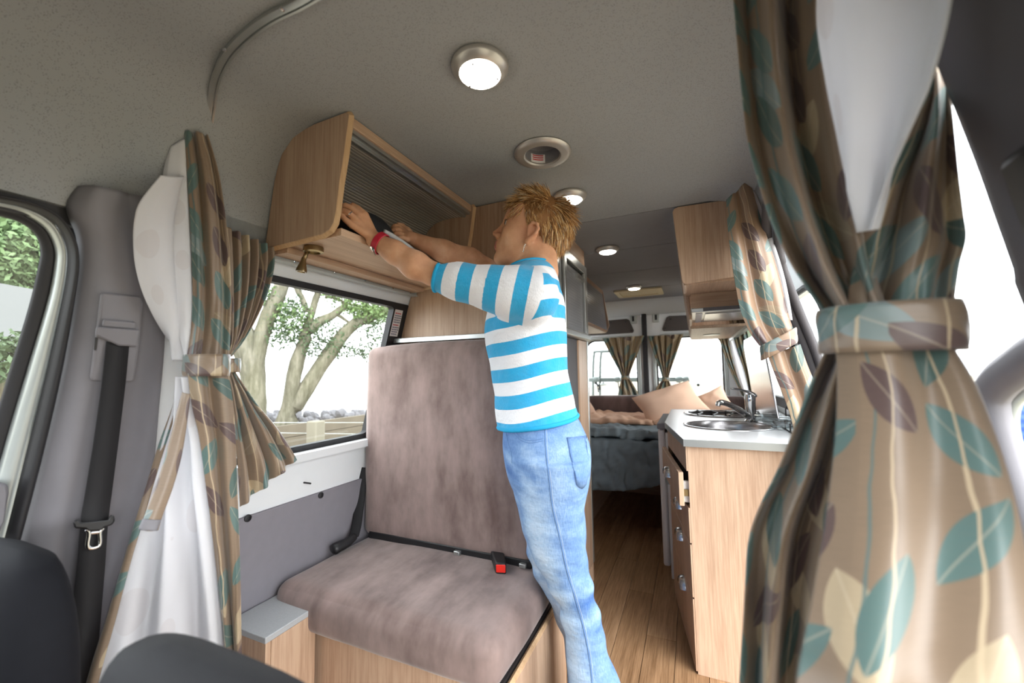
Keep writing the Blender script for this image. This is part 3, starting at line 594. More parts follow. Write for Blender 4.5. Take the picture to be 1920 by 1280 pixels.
b = B(); n5 = [(x + (x - .17) * .008, y + (y - 2.33) * .003) for x, y in POLY]; ringplate(b, n5, [(x, y) for x, y in POLY], .834, .861, 2); b.build('edge_strip', 'alu', wt)
sk = thing('sink', 'round stainless steel sink bowl in the worktop, nearest the camera', 'sink', (S1[0], S1[1], .74))
def bowl(S, prof): return [[(S[0] + S[2] * k * math.cos(2 * math.pi * i / 48), S[1] + S[3] * k * math.sin(2 * math.pi * i / 48), z) for i in range(48)] for k, z in prof]
B().rings(bowl(S1, [(1.06, .860), (1.055, .864), (1.0, .865), (.985, .862), (.96, .84), (.94, .78), (.86, .755), (.5, .748), (.02, .746)]), cap=False).build('bowl', 'steel', sk, smooth=True)
B().lathe((S1[0], S1[1], .747), [(.02, 0), (.02, .004), (.012, .003), (.001, .003)], 20).build('drain', 'chrome', sk)
hb = thing('hob', 'round recessed steel hob with black wire pan supports behind the sink', 'hob', (S2[0], S2[1], .80))
B().rings(bowl(S2, [(1.07, .860), (1.06, .866), (1.0, .867), (.98, .862), (.95, .835), (.90, .828), (.02, .826)]), cap=False).build('hob_plate', 'steel', hb, smooth=True)
for x in (.02, .10, .18, .26):
    B().tube([(x, 2.56, .83), (x, 2.56, .868), (x + .03, 2.70, .868), (x, 2.84, .868), (x, 2.84, .83)], .004, 6).build('pan_support', 'black', hb)
B().tube([(-.03, 2.70, .868), (.31, 2.70, .868)], .004, 6).build('pan_support', 'black', hb)
for y in (2.64, 2.76): B().lathe((S2[0], y, .828), [(.035, 0), (.035, .012), (.028, .018), (.001, .018)], 20).build('burner', 'black', hb)
fc = thing('faucet', 'chrome mixer tap with a long spout leaning over the sink', 'faucet', (.265, 2.38, .86))
fx, fy = .262, 2.36
B().lathe((fx, fy, .86), [(.001, 0), (.030, 0), (.030, .006), (.024, .010), (.024, .10), (.026, .115), (.022, .135), (.001, .14)], 24).build('body', 'chrome', fc, smooth=math.radians(35))
B().tube(spline([(fx - .01, fy - .012, .885), (fx - .06, fy - .05, .925), (fx - .11, fy - .09, .955), (fx - .145, fy - .115, .962), (fx - .152, fy - .12, .945)], 20), [.016] * 6 + [.014] * 8 + [.012] * 6, 12).build('spout', 'chrome', fc, smooth=True)
B().tube(spline([(fx + .02, fy + .01, .985), (fx, fy, 1.005), (fx - .04, fy - .02, 1.02), (fx - .085, fy - .04, 1.028)], 16), [.022, .024, .024, .022, .019, .016, .013, .011, .010, .009, .009, .009, .009, .009, .008, .006], 12, flat=.6).build('lever', 'chrome', fc, smooth=True)
# folded-up hob lid
ld = thing('stove_cover', 'brushed steel hob lid folded upright against the right wall', 'lid', (.37, 2.4, .86))
b = B(); ly = [(2.14, .872), (2.88, .872), (2.90, 1.26), (2.84, 1.30), (2.26, 1.30), (2.18, 1.20)]
b.add([(.345 - (z - .86) * .10, y, z) for y, z in ly] + [(.353 - (z - .86) * .10, y, z) for y, z in ly], [tuple(range(6)), tuple(range(11, 5, -1))] + [(i, i + 6, (i + 1) % 6 + 6, (i + 1) % 6) for i in range(6)]); b.build('lid_panel', 'steel', ld, bevel=.002)
for y in (2.25, 2.78): B().tube([(.349, y - .03, .872), (.349, y + .03, .872)], .010, 10).build('hinge', 'black', ld)
# drying rack with glasses
rk = thing('drying_rack', 'black wire drying rack on the worktop right of the tap', 'rack', (.33, 2.1, .86))
for y in (1.90, 2.0, 2.1, 2.2, 2.30):
    B().tube([(.40, y, .862), (.40, y, .93), (.405, y, .945)], .003, 6).build('tine', 'black', rk); B().tube([(.36, y, .862), (.36, y, .90)], .003, 6).build('tine', 'black', rk)
for x in (.36, .40): B().tube([(x, 1.86, .863), (x, 2.34, .863)], .003, 6).build('rail', 'black', rk)
for k, (x, y, lab) in enumerate(((.325, 2.29, 'clear tumbler lying by the rack, nearest the tap'), (.345, 2.19, 'clear tumbler lying in the middle of the three by the rack'), (.375, 2.08, 'clear tumbler lying by the rack, nearest the curtain'))):
    g = B().lathe((x, y, .888), [(.020, -.055), (.024, .055), (.0225, .055), (.0185, -.05), (.001, -.05)], 20, (.8, -.5, 0)).build('tumbler', 'tumbler', None, smooth=math.radians(40)); tag(g, lab, 'glass', 'tumblers by the drying rack')
# fridge beyond the drawers
fr = thing('fridge', 'white under-counter fridge beyond the angled drawers', 'fridge', (-.1, 2.6, 0))
B().box(-.150, .44, 2.42, 2.93, .0, .78).build('body', 'fridge', fr, bevel=.004); B().box(-.188, -.152, 2.42, 2.93, .06, .80).build('door', 'fridge', fr, bevel=.012)
B().lathe((-.135, 2.419, .525), [(.001, 0), (.028, 0), (.026, .008), (.016, .004), (.001, .004)], 20, (0, -1, .0)).build('handle', 'silver', fr)
B().box(-.19, .44, 2.40, 2.94, .802, .832).build('top_cap', 'grey', fr, bevel=.004)

# ------------------------------------------------------------------ overhead cabinets on the right
rc = thing('overhead_cabinet', 'oak overhead cabinet over the kitchen with a rounded corner end panel and cooker hood', 'cabinet', (.12, 2.1, 1.47))
b = B(); pr = [(-.043, 1.790), (-.036, 1.803), (-.02, 1.808), (.16, 1.804), (.20, 1.795), (.255, 1.70), (.285, 1.56), (.285, 1.495), (-.004, 1.478), (-.016, 1.484), (-.020, 1.497)]
b.prism(pr, 1.795, 1.813, 1); b.build('end_panel', 'wood', rc, bevel=.002)
B().prism([(-.043, 1.790), (-.030, 1.790), (-.004, 1.49), (-.018, 1.49)], 1.813, 2.10, 1).build('door', 'wood_y', rc)
B().box(-.012, .285, 1.813, 2.10, 1.478, 1.492).build('floor_board', 'wood_y', rc)
B().box(.012, .285, 2.06, 2.078, 1.405, 1.478).build('hood_front', 'wood_x', rc)
hd = B().box(.010, .275, 2.0, 2.45, 1.385, 1.404).build('cooker_hood', 'alu', rc, bevel=.004)
B().box(.06, .25, 1.998, 2.001, 1.387, 1.402).build('hood_switches', 'dgrey', hd); B().box(.07, .26, 2.06, 2.40, 1.380, 1.3855).build('grease_filter', 'steel', hd); B().box(.03, .058, 2.05, 2.42, 1.381, 1.3855).build('hood_lamp', 'paper', hd)
rc2 = thing('overhead_cabinet', 'long oak overhead cabinet run behind the cooker hood at the right', 'cabinet', (.12, 2.8, 1.40))
for y0, y1 in ((2.10, 2.66), (2.668, 3.22), (3.228, 3.42)):
    B().prism([(-.043, 1.800), (-.028, 1.800), (.015, 1.365), (.000, 1.365)], y0 + .001, y1, 1).build('door', 'wood_y', rc2, bevel=.003)
B().box(.005, .285, 2.46, 3.42, 1.352, 1.368).build('floor_board', 'wood_y', rc2, bevel=.003); B().prism([(-.02, 1.80), (.16, 1.80), (.285, 1.60), (.285, 1.368), (.015, 1.368)], 3.40, 3.418, 1).build('end_panel', 'wood', rc2)
B().lathe((.13, 2.95, 1.352), [(.001, 0), (.05, 0), (.05, -.004), (.001, -.006)], 24, (0, 0, 1)).build('hob_light', 'silver', rc2)
B().box(.27, .295, 2.10, 3.42, 1.335, 1.352).build('curtain_channel', 'silver', rc2)
# small one at the left rear
lc = thing('overhead_cabinet', 'small oak overhead cabinet with a grey shutter left of the rear doors', 'cabinet', (-.8, 3.2, 1.42))
q = [(-.655, 1.80), (-.60, 1.60), (-.625, 1.44), (-.66, 1.425), (-1.08, 1.425), (-1.04, 1.75), (-.96, 1.80)]
B().prism([(-.655, 1.80), (-.610, 1.50), (-.63, 1.452), (-.66, 1.440), (-1.08, 1.440), (-1.04, 1.75), (-.96, 1.80)], 2.60, 2.618, 1).build('side_panel', 'wood', lc)
B().prism([(-.655, 1.80), (-.610, 1.50), (-.63, 1.452), (-.66, 1.440), (-1.08, 1.440), (-1.04, 1.75), (-.96, 1.80)], 3.382, 3.40, 1).build('side_panel', 'wood', lc)
B().box(-1.07, -.635, 2.618, 3.382, 1.440, 1.456).build('floor_board', 'wood_y', lc); B().box(-.672, -.655, 2.618, 3.382, 1.765, 1.80).build('front_rail', 'wood_y', lc)
for i in range(16):
    t0, t1 = i / 16, (i + 1) / 16 - .006; f = lambda t: (-.655 + (-.625 + .655) * t, 1.765 + (1.46 - 1.765) * t)
    (xa, za), (xb, zb) = f(t0), f(t1); B().prism([(xa, za), (xb, zb), (xb - .006, zb), (xa - .006, za)], 2.618, 3.382, 1).build('slat', 'frost', lc)

# ------------------------------------------------------------------ ceiling fittings
lamps = [(.755, 'nearest round ceiling lamp, above the large overhead cabinet front'), (1.491, 'round ceiling lamp partly hidden behind the woman\'s hair'), (2.256, 'round ceiling lamp in mid ceiling left of the kitchen cabinet'), (3.40, 'farthest round ceiling lamp, beside the cream roof vent')]
for y, lab in lamps:
    t = thing('ceiling_lamp', lab, 'lamp', (-.40, y, 1.80), 'round ceiling lamps in a row')
    B().lathe((-.40, y, 1.8105), [(.040, 0), (.063, 0), (.064, -.004), (.061, -.011), (.050, -.019), (.046, -.021), (.0455, -.017), (.040, -.012)], 40).build('ring', 'lampring', t, smooth=math.radians(40))
    B().lathe((-.40, y, 1.8105), [(.044, -.014), (.0455, -.021), (.042, -.0245), (.025, -.0265), (.001, -.027)], 36).build('diffuser', 'lamp', t, smooth=True)
    for a in (.6, 2.7, 4.8): B().lathe((-.40 + .039 * math.cos(a), y + .039 * math.sin(a), 1.787), [(.0025, 0), (.0025, -.003), (.001, -.0035)], 8).build('clip', 'dgrey', t)
v = thing('ceiling_vent', 'round satin air vent without a lamp, above the woman\'s head', 'vent', (-.395, 1.155, 1.80))
B().lathe((-.395, 1.155, 1.811), [(.060, 0), (.088, 0), (.089, -.003), (.086, -.008), (.075, -.012), (.058, -.012), (.054, -.008), (.056, .004)], 48, cap=False).build('ring', 'lampring', v, smooth=math.radians(40))
B().lathe((-.395, 1.155, 1.811), [(.0565, -.008), (.055, .0), (.053, .034), (.044, .040), (.001, .041)], 36, cap=False).build('inner_cup', 'grey', v, smooth=math.radians(50))
b = B(); b.rings([[(-.395 + .0535 * math.cos(a), 1.155 + .0535 * math.sin(a), z) for z in (1.806, 1.834)] for a in np.linspace(1.75, 2.65, 8)], cap=False, closed=False); lbl = b.build('warning_label', 'paper', v)
for zz in (1.828, 1.821, 1.814):
    b = B(); b.rings([[(-.395 + .0525 * math.cos(a), 1.155 + .0525 * math.sin(a), zz + d) for d in (0, .0035)] for a in np.linspace(1.85, 2.55, 8)], cap=False, closed=False); b.build('print_line', 'redtext', lbl)
B().lathe((-.36, 1.17, 1.850), [(.003, 0), (.002, -.003)], 8).build('screw', 'chrome', v)
rv = thing('roof_vent', 'flat cream roof vent frame near the rear doors', 'vent', (-.39, 3.65, 1.80))
b = B(); ringplate(b, rrect(-.585, -.195, 3.50, 3.82, .02, 2), rrect(-.545, -.235, 3.54, 3.78, .01, 2), 1.795, 1.811, 2); b.build('frame', 'cream', rv, bevel=.003); B().box(-.545, -.235, 3.54, 3.78, 1.803, 1.809).build('screen', 'cream', rv)
# ------------------------------------------------------------------ rear lounge: bed base, cushions, bedding
bb_ = thing('bed_base', 'oak bed base with side boards across the rear of the van', 'bed', (-.5, 3.2, 0))
B().box(-1.27, -.735, 2.62, 2.64, 0, .42).build('side_front', 'wood', bb_); B().box(-.752, -.735, 2.64, 4.04, 0, .42).build('side_board', 'wood_y', bb_); B().box(.0, .02, 2.95, 4.04, 0, .42).build('side_board', 'wood_y', bb_)
B().box(-1.27, -.195, 2.80, 2.84, .40, .44).build('front_rail', 'wood_x', bb_, bevel=.003); B().box(-1.27, .46, 2.97, 4.04, .42, .44).box(-1.27, -.195, 2.84, 2.968, .42, .44).build('slat_board', 'wood_x', bb_)
B().box(-.735, .0, 3.95, 3.97, 0, .42).build('back_board', 'wood_x', bb_)
so_ = B().box(-.732, -.726, 2.98, 3.06, .22, .30).build('power_socket', 'white', bb_, bevel=.002)
for x0, x1, y0, y1, lab in ((-.985, -.945, 3.0, 3.86, 'narrow brown back cushion at the left rear side'), (-.94, .21, 3.84, 3.96, 'long brown back cushion below the rear door windows'), (.215, .40, 3.84, 3.96, 'short brown back cushion in the right rear corner'), (.40, .455, 2.98, 3.83, 'brown side cushion below the right rear window')):
    tag(cushion('back_cushion', x0, x1, y0, y1, .62, .89, .03, 'suede_d', None, nseg=14, puff=.006), lab, 'cushion', 'brown back cushions round the bed')
def pad(name, x0, x1, y0, y1, zt, drop, mat, parent=None, amp=.012, nx=70, ny=70, th=.05, sc=9., seed=0, sag=0.):
    """rumpled bedding; the front (low y) edge hangs down by drop"""
    V = []
    for i in range(ny):
        s = i / (ny - 1)
        for j in range(nx):
            t = j / (nx - 1); x = x0 + (x1 - x0) * t; L_ = (y1 - y0) + drop; d = s * L_ - drop
            if d >= 0.: y, z = y0 + d, zt
            else: y, z = y0 - .05 * math.sin(min(1, -d / .08) * 1.57) , zt - max(0, -d - .02)
            if d < 0.02: z += sag * math.sin(math.pi * t) * -min(1, (.02 - d) / max(drop, .01))
            h = noise.fractal(Vector((x * sc * .5, (y + (z - zt)) * sc, seed)), 1., 2., 4) * amp + noise.noise(Vector((x * sc * 2.2 + y * 6, (y - z) * sc * .6, seed + 3))) * amp * .8
            if d >= 0: z += h
            else: y -= abs(h) * 2.6; x += h * .8; z += h * .6
            V.append((x, y, z))
    b = B(); b.add(V, [(i * nx + j, i * nx + j + 1, (i + 1) * nx + j + 1, (i + 1) * nx + j) for i in range(ny - 1) for j in range(nx - 1)])
    o = b.build(name, mat, parent, smooth=True); s_ = o.modifiers.new('thick', 'SOLIDIFY'); s_.thickness = th; s_.offset = -1; return o
du = pad('duvet', -1.0, -.19, 2.84, 3.78, .655, .27, 'duvet', amp=.022, th=.03, sag=.08, seed=2); tag(du, 'rumpled dark grey duvet hanging over the front of the bed', 'duvet')
du2 = pad('folded_duvet', -1.0, -.19, 2.95, 3.70, .715, .07, 'duvet2', amp=.02, th=.03, seed=5, ny=50); tag(du2, 'folded lighter grey quilt layer on top of the duvet', 'quilt')
ps = pad('sheet', -.98, -.16, 3.25, 3.80, .75, .05, 'peach2', amp=.02, th=.02, seed=9, ny=40); tag(ps, 'peach cotton sheet turned back below the cushions', 'sheet')
tag(B().box(-1.25, -.2, 2.87, 3.83, .442, .60).box(-.198, .44, 2.98, 3.83, .442, .60).build('mattress', 'suede_d', None, bevel=.03), 'brown mattress under the grey bedding', 'mattress')
def pillow(name, c, w, h, d, rz, rx, ry, mat, lab, cat='pillow', grp=None):
    b = B(); n = 26; V = []; R_ = Matrix.Rotation(rz, 3, 'Z') @ Matrix.Rotation(rx, 3, 'X') @ Matrix.Rotation(ry, 3, 'Y')
    for s in (1, -1):
        for i in range(n):
            for j in range(n):
                u, v_ = 2 * i / (n - 1) - 1, 2 * j / (n - 1) - 1; pr_ = max(0, (1 - abs(u) ** 2.4) * (1 - abs(v_) ** 2.4)) ** .45
                k = 1 - .10 * (1 - abs(u * v_)) * max(abs(u), abs(v_)) ** 3
                p = Vector((u * w / 2 * k, s * d / 2 * pr_ * (1 + .15 * noise.noise(Vector((u * 2, v_ * 2, s + c[0])))), v_ * h / 2 * k)); V.append(tuple(R_ @ p + Vector(c)))
    Fc = [(k * n * n + i * n + j, k * n * n + i * n + j + 1, k * n * n + (i + 1) * n + j + 1, k * n * n + (i + 1) * n + j) for k in (0, 1) for i in range(n - 1) for j in range(n - 1)]
    b.add(V, Fc); o = b.build(name, mat, None, smooth=True); return tag(o, lab, cat, grp)
pillow('pillow', (-.17, 3.50, .85), .50, .34, .14, .15, -.75, -.38, 'peach', 'large peach pillow leaning on the long brown back cushion')
pillow('pillow', (.16, 3.66, .855), .22, .22, .09, -.3, -.35, -.5, 'peach', 'small peach pillow in the right rear corner behind the tap')
pillow('pillow', (-.90, 3.55, .80), .30, .24, .10, 1.2, -.6, .0, 'peach', 'small peach pillow at the left end of the bed beside the wardrobe')
# ------------------------------------------------------------------ ceiling rail of the divider curtain
def rail_pts(side):
    P = [(-.40, .47, 1.806), (-.604, .476, 1.806), (-.70, .474, 1.806), (-.79, .482, 1.806), (-.87, .497, 1.803), (-.95, .523, 1.796), (-1.01, .550, 1.772), (-1.055, .572, 1.735), (-1.085, .60, 1.68)]
    return [(x if side < 0 else 2 * XC - x, y, z) for x, y, z in P]
rl = thing('divider_rail', 'bent aluminium curtain track curving across the ceiling over the seats', 'rail', (-.40, .5, 1.80))
full = spline(rail_pts(-1)[::-1] + rail_pts(1)[1:], 110)
b = B(); cs = [(-.008, .004), (-.008, -.004), (-.002, -.005), (.0025, -.005), (.0025, -.002), (.0045, -.002), (.0045, -.007), (.0085, -.007), (.0085, .004)]
R = []
for i, p in enumerate(full):
    t = Vector(full[min(i + 1, 109)]) - Vector(full[max(i - 1, 0)]); t.normalize(); a = Vector((t.y, -t.x, 0)).normalized(); u = t.cross(a); u = u if u.z > 0 else -u
    R.append([tuple(Vector(p) + a * q * -1 + u * w_) for q, w_ in cs])
b.rings(R); b.build('track', 'alu', rl, smooth=math.radians(30))
for q in ((529, 16), (421, 92), (347, 230)):
    p = at_z(q[0], q[1], 1.797) if q[1] < 200 else Vector((-1.045, .566, 1.742)); B().lathe(p, [(.0045, 0), (.004, -.003), (.001, -.004)], 10, (0, 0, 1)).build('screw', 'chrome', rl)
kr = thing('kitchen_rail', 'thin curtain track at the ceiling above the sliding door', 'rail', (.2, 1.5, 1.80))
B().box(.196, .212, .75, 1.72, 1.785, 1.797).build('track', 'alu', kr)

# ------------------------------------------------------------------ divider curtain, left bundle
def Y(pts, y): return [at_y(px, py, y if not hasattr(y, '__len__') else y[i]) for i, (px, py) in enumerate(pts)]
dc = thing('divider_curtain', 'leaf-print divider curtain with white lining tied back at the left pillar', 'curtain', (-1.1, .62, 0))
def X_(pts, x): return [at_x(px, py, x if not hasattr(x, '__len__') else x[i]) for i, (px, py) in enumerate(pts)]
def Wl(pts, d): return [at_w(px, py, d) for px, py in pts]
cloth('front_panel', X_([(346, 246), (350, 300), (353, 350), (357, 420), (360, 500), (361, 560), (358, 620), (350, 668)], -1.055), X_([(389, 252), (404, 300), (415, 350), (424, 420), (431, 500), (434, 560), (432, 620), (430, 668)], -1.03), 'leaf', dc, folds=2.0, amp=.009, u0=.1)
cloth('lining_fold', X_([(318, 280), (306, 330), (305, 400), (309, 470), (317, 540), (330, 600), (342, 650), (346, 668)], -1.075), X_([(350, 262), (353, 330), (357, 400), (362, 470), (365, 540), (365, 600), (362, 650), (358, 668)], -1.06), 'lining', dc, folds=.5, amp=.014, phase=0)
cloth('lining_fold', Wl([(300, 328), (262, 375), (250, 410), (248, 455), (254, 505), (272, 560), (306, 622), (350, 676)], .085), X_([(318, 322), (318, 372), (318, 410), (322, 455), (328, 505), (336, 560), (346, 622), (354, 676)], -1.08), 'lining', dc, folds=.5, amp=.014, bulge=.025)
def band(name, c, rx, ry, h, mat, parent, tilt=0, w=.32, cr=.002):
    V, UVs = [], []; n, m_ = 48, 9
    for i in range(m_):
        for j in range(n):
            a = 2 * math.pi * j / (n - 1); k = 1 + .02 * math.sin(5 * a) + .015 * math.sin(9 * a + i); f = i / (m_ - 1) - .5
            edge = 1 - .03 * (abs(f) * 2) ** 4; x, y_ = rx * k * edge * math.cos(a), ry * k * edge * math.sin(a)
            V.append((c[0] + x, c[1] + y_, c[2] + f * h + tilt * x)); UVs.append((j / (n - 1) * w, i / (m_ - 1) * h))
    o = B().add(V, [(i * n + j, i * n + j + 1, (i + 1) * n + j + 1, (i + 1) * n + j) for i in range(m_ - 1) for j in range(n - 1)]).build(name, mat, parent, smooth=True, uv=UVs)
    s_ = o.modifiers.new('thick', 'SOLIDIFY'); s_.thickness = .004; s_.offset = 0; return o
tb = at_x(388, 685, -1.045); band('tie_band', tb, .058, .038, .050, 'leaf', dc)
cloth('lower_panel', X_([(352, 700), (360, 760), (374, 820), (385, 900), (396, 980), (408, 1080), (420, 1200), (428, 1320), (434, 1450)], -1.045), X_([(428, 700), (437, 760), (441, 820), (444, 900), (447, 980), (450, 1080), (452, 1200), (454, 1320), (456, 1450)], -1.02), 'leaf', dc, folds=1.5, amp=.010, u0=.4, v0=.2)
cloth('lower_lining', Wl([(346, 706), (330, 765), (308, 830), (286, 905), (266, 980), (243, 1060), (215, 1160), (187, 1260), (140, 1440)], .10), X_([(362, 706), (372, 765), (384, 830), (392, 905), (402, 980), (412, 1060), (424, 1160), (432, 1260), (440, 1440)], -1.05), 'lining', dc, folds=2.3, amp=.018, nu=70, phase=.15)
cloth('side_hem', Wl([(343, 706), (324, 765), (300, 830), (277, 905), (254, 980), (230, 1060), (200, 1160), (168, 1260), (120, 1440)], .095), Wl([(348, 706), (333, 765), (312, 830), (289, 905), (267, 980), (243, 1060), (217, 1160), (189, 1260), (145, 1440)], .11), 'leaf', dc, folds=.5, amp=.004, nu=8, u0=.35)
cloth('tie_strap', X_([(343, 735), (331, 780), (312, 850), (293, 910), (272, 965), (262, 992)], -1.0), X_([(357, 738), (352, 780), (341, 850), (325, 910), (305, 965), (296, 994)], -.985), 'leaf', dc, folds=.5, amp=.006, nu=10, u0=.9)
cloth('strap_end', X_([(268, 972), (260, 992)], -.995), X_([(302, 974), (294, 995)], -.98), 'grey', dc, folds=.5, amp=.004, nu=6, nv=6)
# ------------------------------------------------------------------ window curtain behind it
wc = thing('window_curtain', 'leaf-print side window curtain gathered behind the divider curtain', 'curtain', (-1.06, .75, 0))
cloth('upper_drape', X_([(423, 425), (426, 470), (430, 540), (432, 600), (432, 640), (430, 668)], -1.065), X_([(513, 466), (514, 500), (503, 545), (482, 592), (455, 640), (434, 668)], -1.06), 'leaf', wc, folds=5.5, amp=.012, nu=90, u0=.2)
tw = at_x(424, 685, -1.075); band('tie_band', tw, .03, .03, .035, 'leaf', wc)
cloth('lower_drape', X_([(426, 695), (432, 750), (440, 820), (446, 880), (450, 950)], -1.075), X_([(440, 697), (478, 755), (516, 800), (546, 845), (556, 862)], [-1.07, -1.06, -1.05, -1.04, -1.03]), 'leaf', wc, folds=3.2, amp=.016, nu=90, u0=.6, v0=.3)

# ------------------------------------------------------------------ divider curtain, right bundle near the lens
YB = .66
rc_ = thing('divider_curtain', 'large out-of-focus leaf-print divider curtain tied back at the right, nearest the lens', 'curtain', (.26, .72, 0))
FLl = [(1358, -165), (1366, -90), (1372, -30), (1380, 50), (1390, 160), (1402, 260), (1425, 350), (1450, 425), (1490, 505), (1545, 585)]
FLr = [(1570, -165), (1566, -90), (1560, -30), (1558, 50), (1572, 170), (1588, 260), (1606, 350), (1626, 425), (1640, 505), (1665, 585)]
cloth('left_drape', Y(FLl, YB), Y(FLr, YB - .02), 'leaf', rc_, folds=2.2, amp=.022, nu=80, u0=.05, phase=.35)
cloth('lining_fold', Y([(1536, -230), (1536, -90), (1536, -30), (1536, 50), (1551, 150), (1569, 240), (1592, 340), (1629, 432)], YB - .045), Y([(1812, -230), (1800, -90), (1788, -30), (1772, 60), (1744, 160), (1704, 250), (1664, 340), (1631, 432)], [.51, .505, .505, .515, .535, .56, .58, .595]), 'lining', rc_, folds=.9, amp=.014, nu=60)
cloth('right_drape', Y([(1760, 60), (1742, 150), (1706, 240), (1660, 330), (1628, 410), (1606, 480), (1592, 540), (1590, 588)], YB - .02), Y([(1764, 60), (1776, 150), (1787, 240), (1797, 330), (1806, 400), (1811, 445), (1798, 500), (1786, 588)], YB - .03), 'leaf', rc_, folds=1.8, amp=.016, nu=70, u0=.62, phase=.1)
tb = at_y(1666, 616, YB - .03); band('tie_band', tb, .068, .045, .056, 'leaf', rc_, w=.32)
cloth('lower_left_drape', Y([(1552, 655), (1522, 720), (1490, 800), (1458, 880), (1422, 955), (1404, 1015), (1398, 1100), (1392, 1200), (1386, 1300), (1384, 1480)], YB), Y([(1640, 655), (1630, 720), (1615, 800), (1600, 880), (1580, 955), (1566, 1015), (1552, 1100), (1540, 1200), (1530, 1300), (1520, 1480)], YB - .02), 'leaf', rc_, folds=2.2, amp=.022, nu=80, u0=.05, v0=-.5, phase=.3)
ys = [YB - .04, YB - .055, YB - .075, YB - .10, YB - .13, YB - .155, YB - .18, YB - .20, YB - .21]
cloth('lower_right_drape', Y([(1568, 655), (1570, 730), (1566, 820), (1556, 910), (1544, 1000), (1528, 1090), (1510, 1190), (1492, 1290), (1470, 1480)], ys), Y([(1786, 655), (1822, 715), (1856, 800), (1886, 890), (1908, 980), (1922, 1070), (1932, 1180), (1945, 1290), (1965, 1480)], ys), 'leaf', rc_, folds=1.1, amp=.010, nu=90, u0=.36, v0=-.05, bulge=.02)

# ------------------------------------------------------------------ sliding-door curtain by the kitchen
kc = thing('door_curtain', 'leaf-print sliding door curtain hanging beside the kitchen end panel', 'curtain', (.27, 1.62, 0))
cloth('drape', Y([(1362, 375), (1364, 420), (1370, 475), (1378, 530), (1388, 580), (1404, 620), (1424, 648)], 1.60), Y([(1405, 336), (1424, 400), (1444, 460), (1460, 510), (1472, 560), (1482, 600), (1492, 625)], 1.60), 'leafk', kc, folds=1.6, amp=.010, nu=80, u0=.1)
cloth('side_lining', Y([(1400, 338), (1420, 400), (1441, 460), (1458, 510), (1470, 560), (1480, 600)], 1.625), Y([(1409, 338), (1431, 400), (1453, 460), (1470, 515), (1480, 562), (1486, 600)], 1.615), 'lining', kc, folds=.5, amp=.003, nu=8)
p = at_y(1460, 645, 1.59); band('tie_band', p, .052, .03, .050, 'leafk', kc, tilt=.55)
cloth('lower_drape', Y([(1440, 668), (1452, 700), (1468, 740), (1482, 780), (1496, 840), (1510, 930), (1524, 1050)], 1.60), Y([(1500, 645), (1512, 680), (1528, 720), (1545, 770), (1560, 840), (1575, 930), (1590, 1050)], 1.60), 'leafk', kc, folds=1.4, amp=.009, nu=60, u0=.1, v0=.3)
# ------------------------------------------------------------------ rear door curtains
def hour(name, lab, top, mid, bot, y, mat='leafd', grp=None, folds=5.5, amp=.012):
    t = thing(name, lab, 'curtain', tuple(at_y((mid[0] + mid[2]) / 2, bot[1], y)), grp)
    cl = lambda a, b, c: [(a[0], a[1]), (a[0] * .55 + b[0] * .45, a[1] * .55 + b[1] * .45), (a[0] * .18 + b[0] * .82, a[1] * .2 + b[1] * .8), (b[0], b[1])]
    cloth('upper_drape', Y(cl((top[0], top[1]), (mid[0], mid[1]), 0), y), Y(cl((top[2], top[3]), (mid[2], mid[1]), 0), y), mat, t, folds=folds, amp=amp, nu=90, nv=40, u0=.1)
    c = at_y((mid[0] + mid[2]) / 2, mid[1] + 3, y - .005); hw_ = (at_y(mid[2], mid[1], y) - at_y(mid[0], mid[1], y)).length / 2
    band('tie_band', c, hw_ * 1.1, .02, .035, mat, t)
    cloth('lower_drape', Y([(mid[0], mid[1] + 4), (mid[0] * .6 + bot[0] * .4, mid[1] * .6 + bot[1] * .4), (bot[0], bot[1])], y), Y([(mid[2], mid[1] + 4), (mid[2] * .6 + bot[2] * .4, mid[1] * .6 + bot[1] * .4), (bot[2], bot[1])], y), mat, t, folds=3.4, amp=amp, nu=60, nv=30, u0=.5, v0=.4)
    return t
hour('rear_curtain', 'dark leaf-print curtain tied in an hourglass on the left rear door window', (1129, 634, 1208, 629), (1165, 705, 1180), (1157, 752, 1204), 4.035)
hour('rear_curtain', 'dark leaf-print curtain tied in an hourglass on the right rear door window', (1214, 630, 1281, 626), (1242, 708, 1254), (1216, 752, 1270), 4.035)
q = thing('rear_side_curtain', 'narrow leaf-print curtain with cream lining in the right rear corner', 'curtain', (.24, 3.82, .9))
cloth('drape', Y([(1343, 612), (1350, 640), (1360, 670), (1372, 700), (1382, 722), (1392, 742)], 3.75), Y([(1364, 606), (1370, 640), (1376, 670), (1384, 700), (1390, 722), (1398, 742)], 3.75), 'leafd', q, folds=3, amp=.01)
cloth('lining', Y([(1362, 614), (1368, 645), (1375, 675), (1383, 705), (1390, 725), (1397, 742)], 3.70), Y([(1370, 614), (1384, 655), (1396, 685), (1404, 710), (1408, 728), (1410, 745)], 3.68), 'lining', q, folds=1, amp=.01)
q = thing('rear_side_curtain', 'leaf-print curtain with green-tinted lining hanging below the cooker hood', 'curtain', (.30, 3.1, .9))
cloth('drape', Y([(1364, 588), (1372, 620), (1382, 655), (1394, 690), (1402, 720), (1408, 745)], 3.12), Y([(1388, 582), (1400, 612), (1408, 650), (1413, 690), (1415, 720), (1418, 748)], 3.10), 'leafd', q, folds=3, amp=.012, u0=.3)
cloth('lining', Y([(1386, 584), (1399, 615), (1407, 650), (1412, 690), (1414, 720), (1416, 748)], 3.06), Y([(1398, 580), (1414, 600), (1420, 650), (1421, 690), (1422, 720), (1424, 748)], 3.03), 'lining_g', q, folds=1, amp=.01)
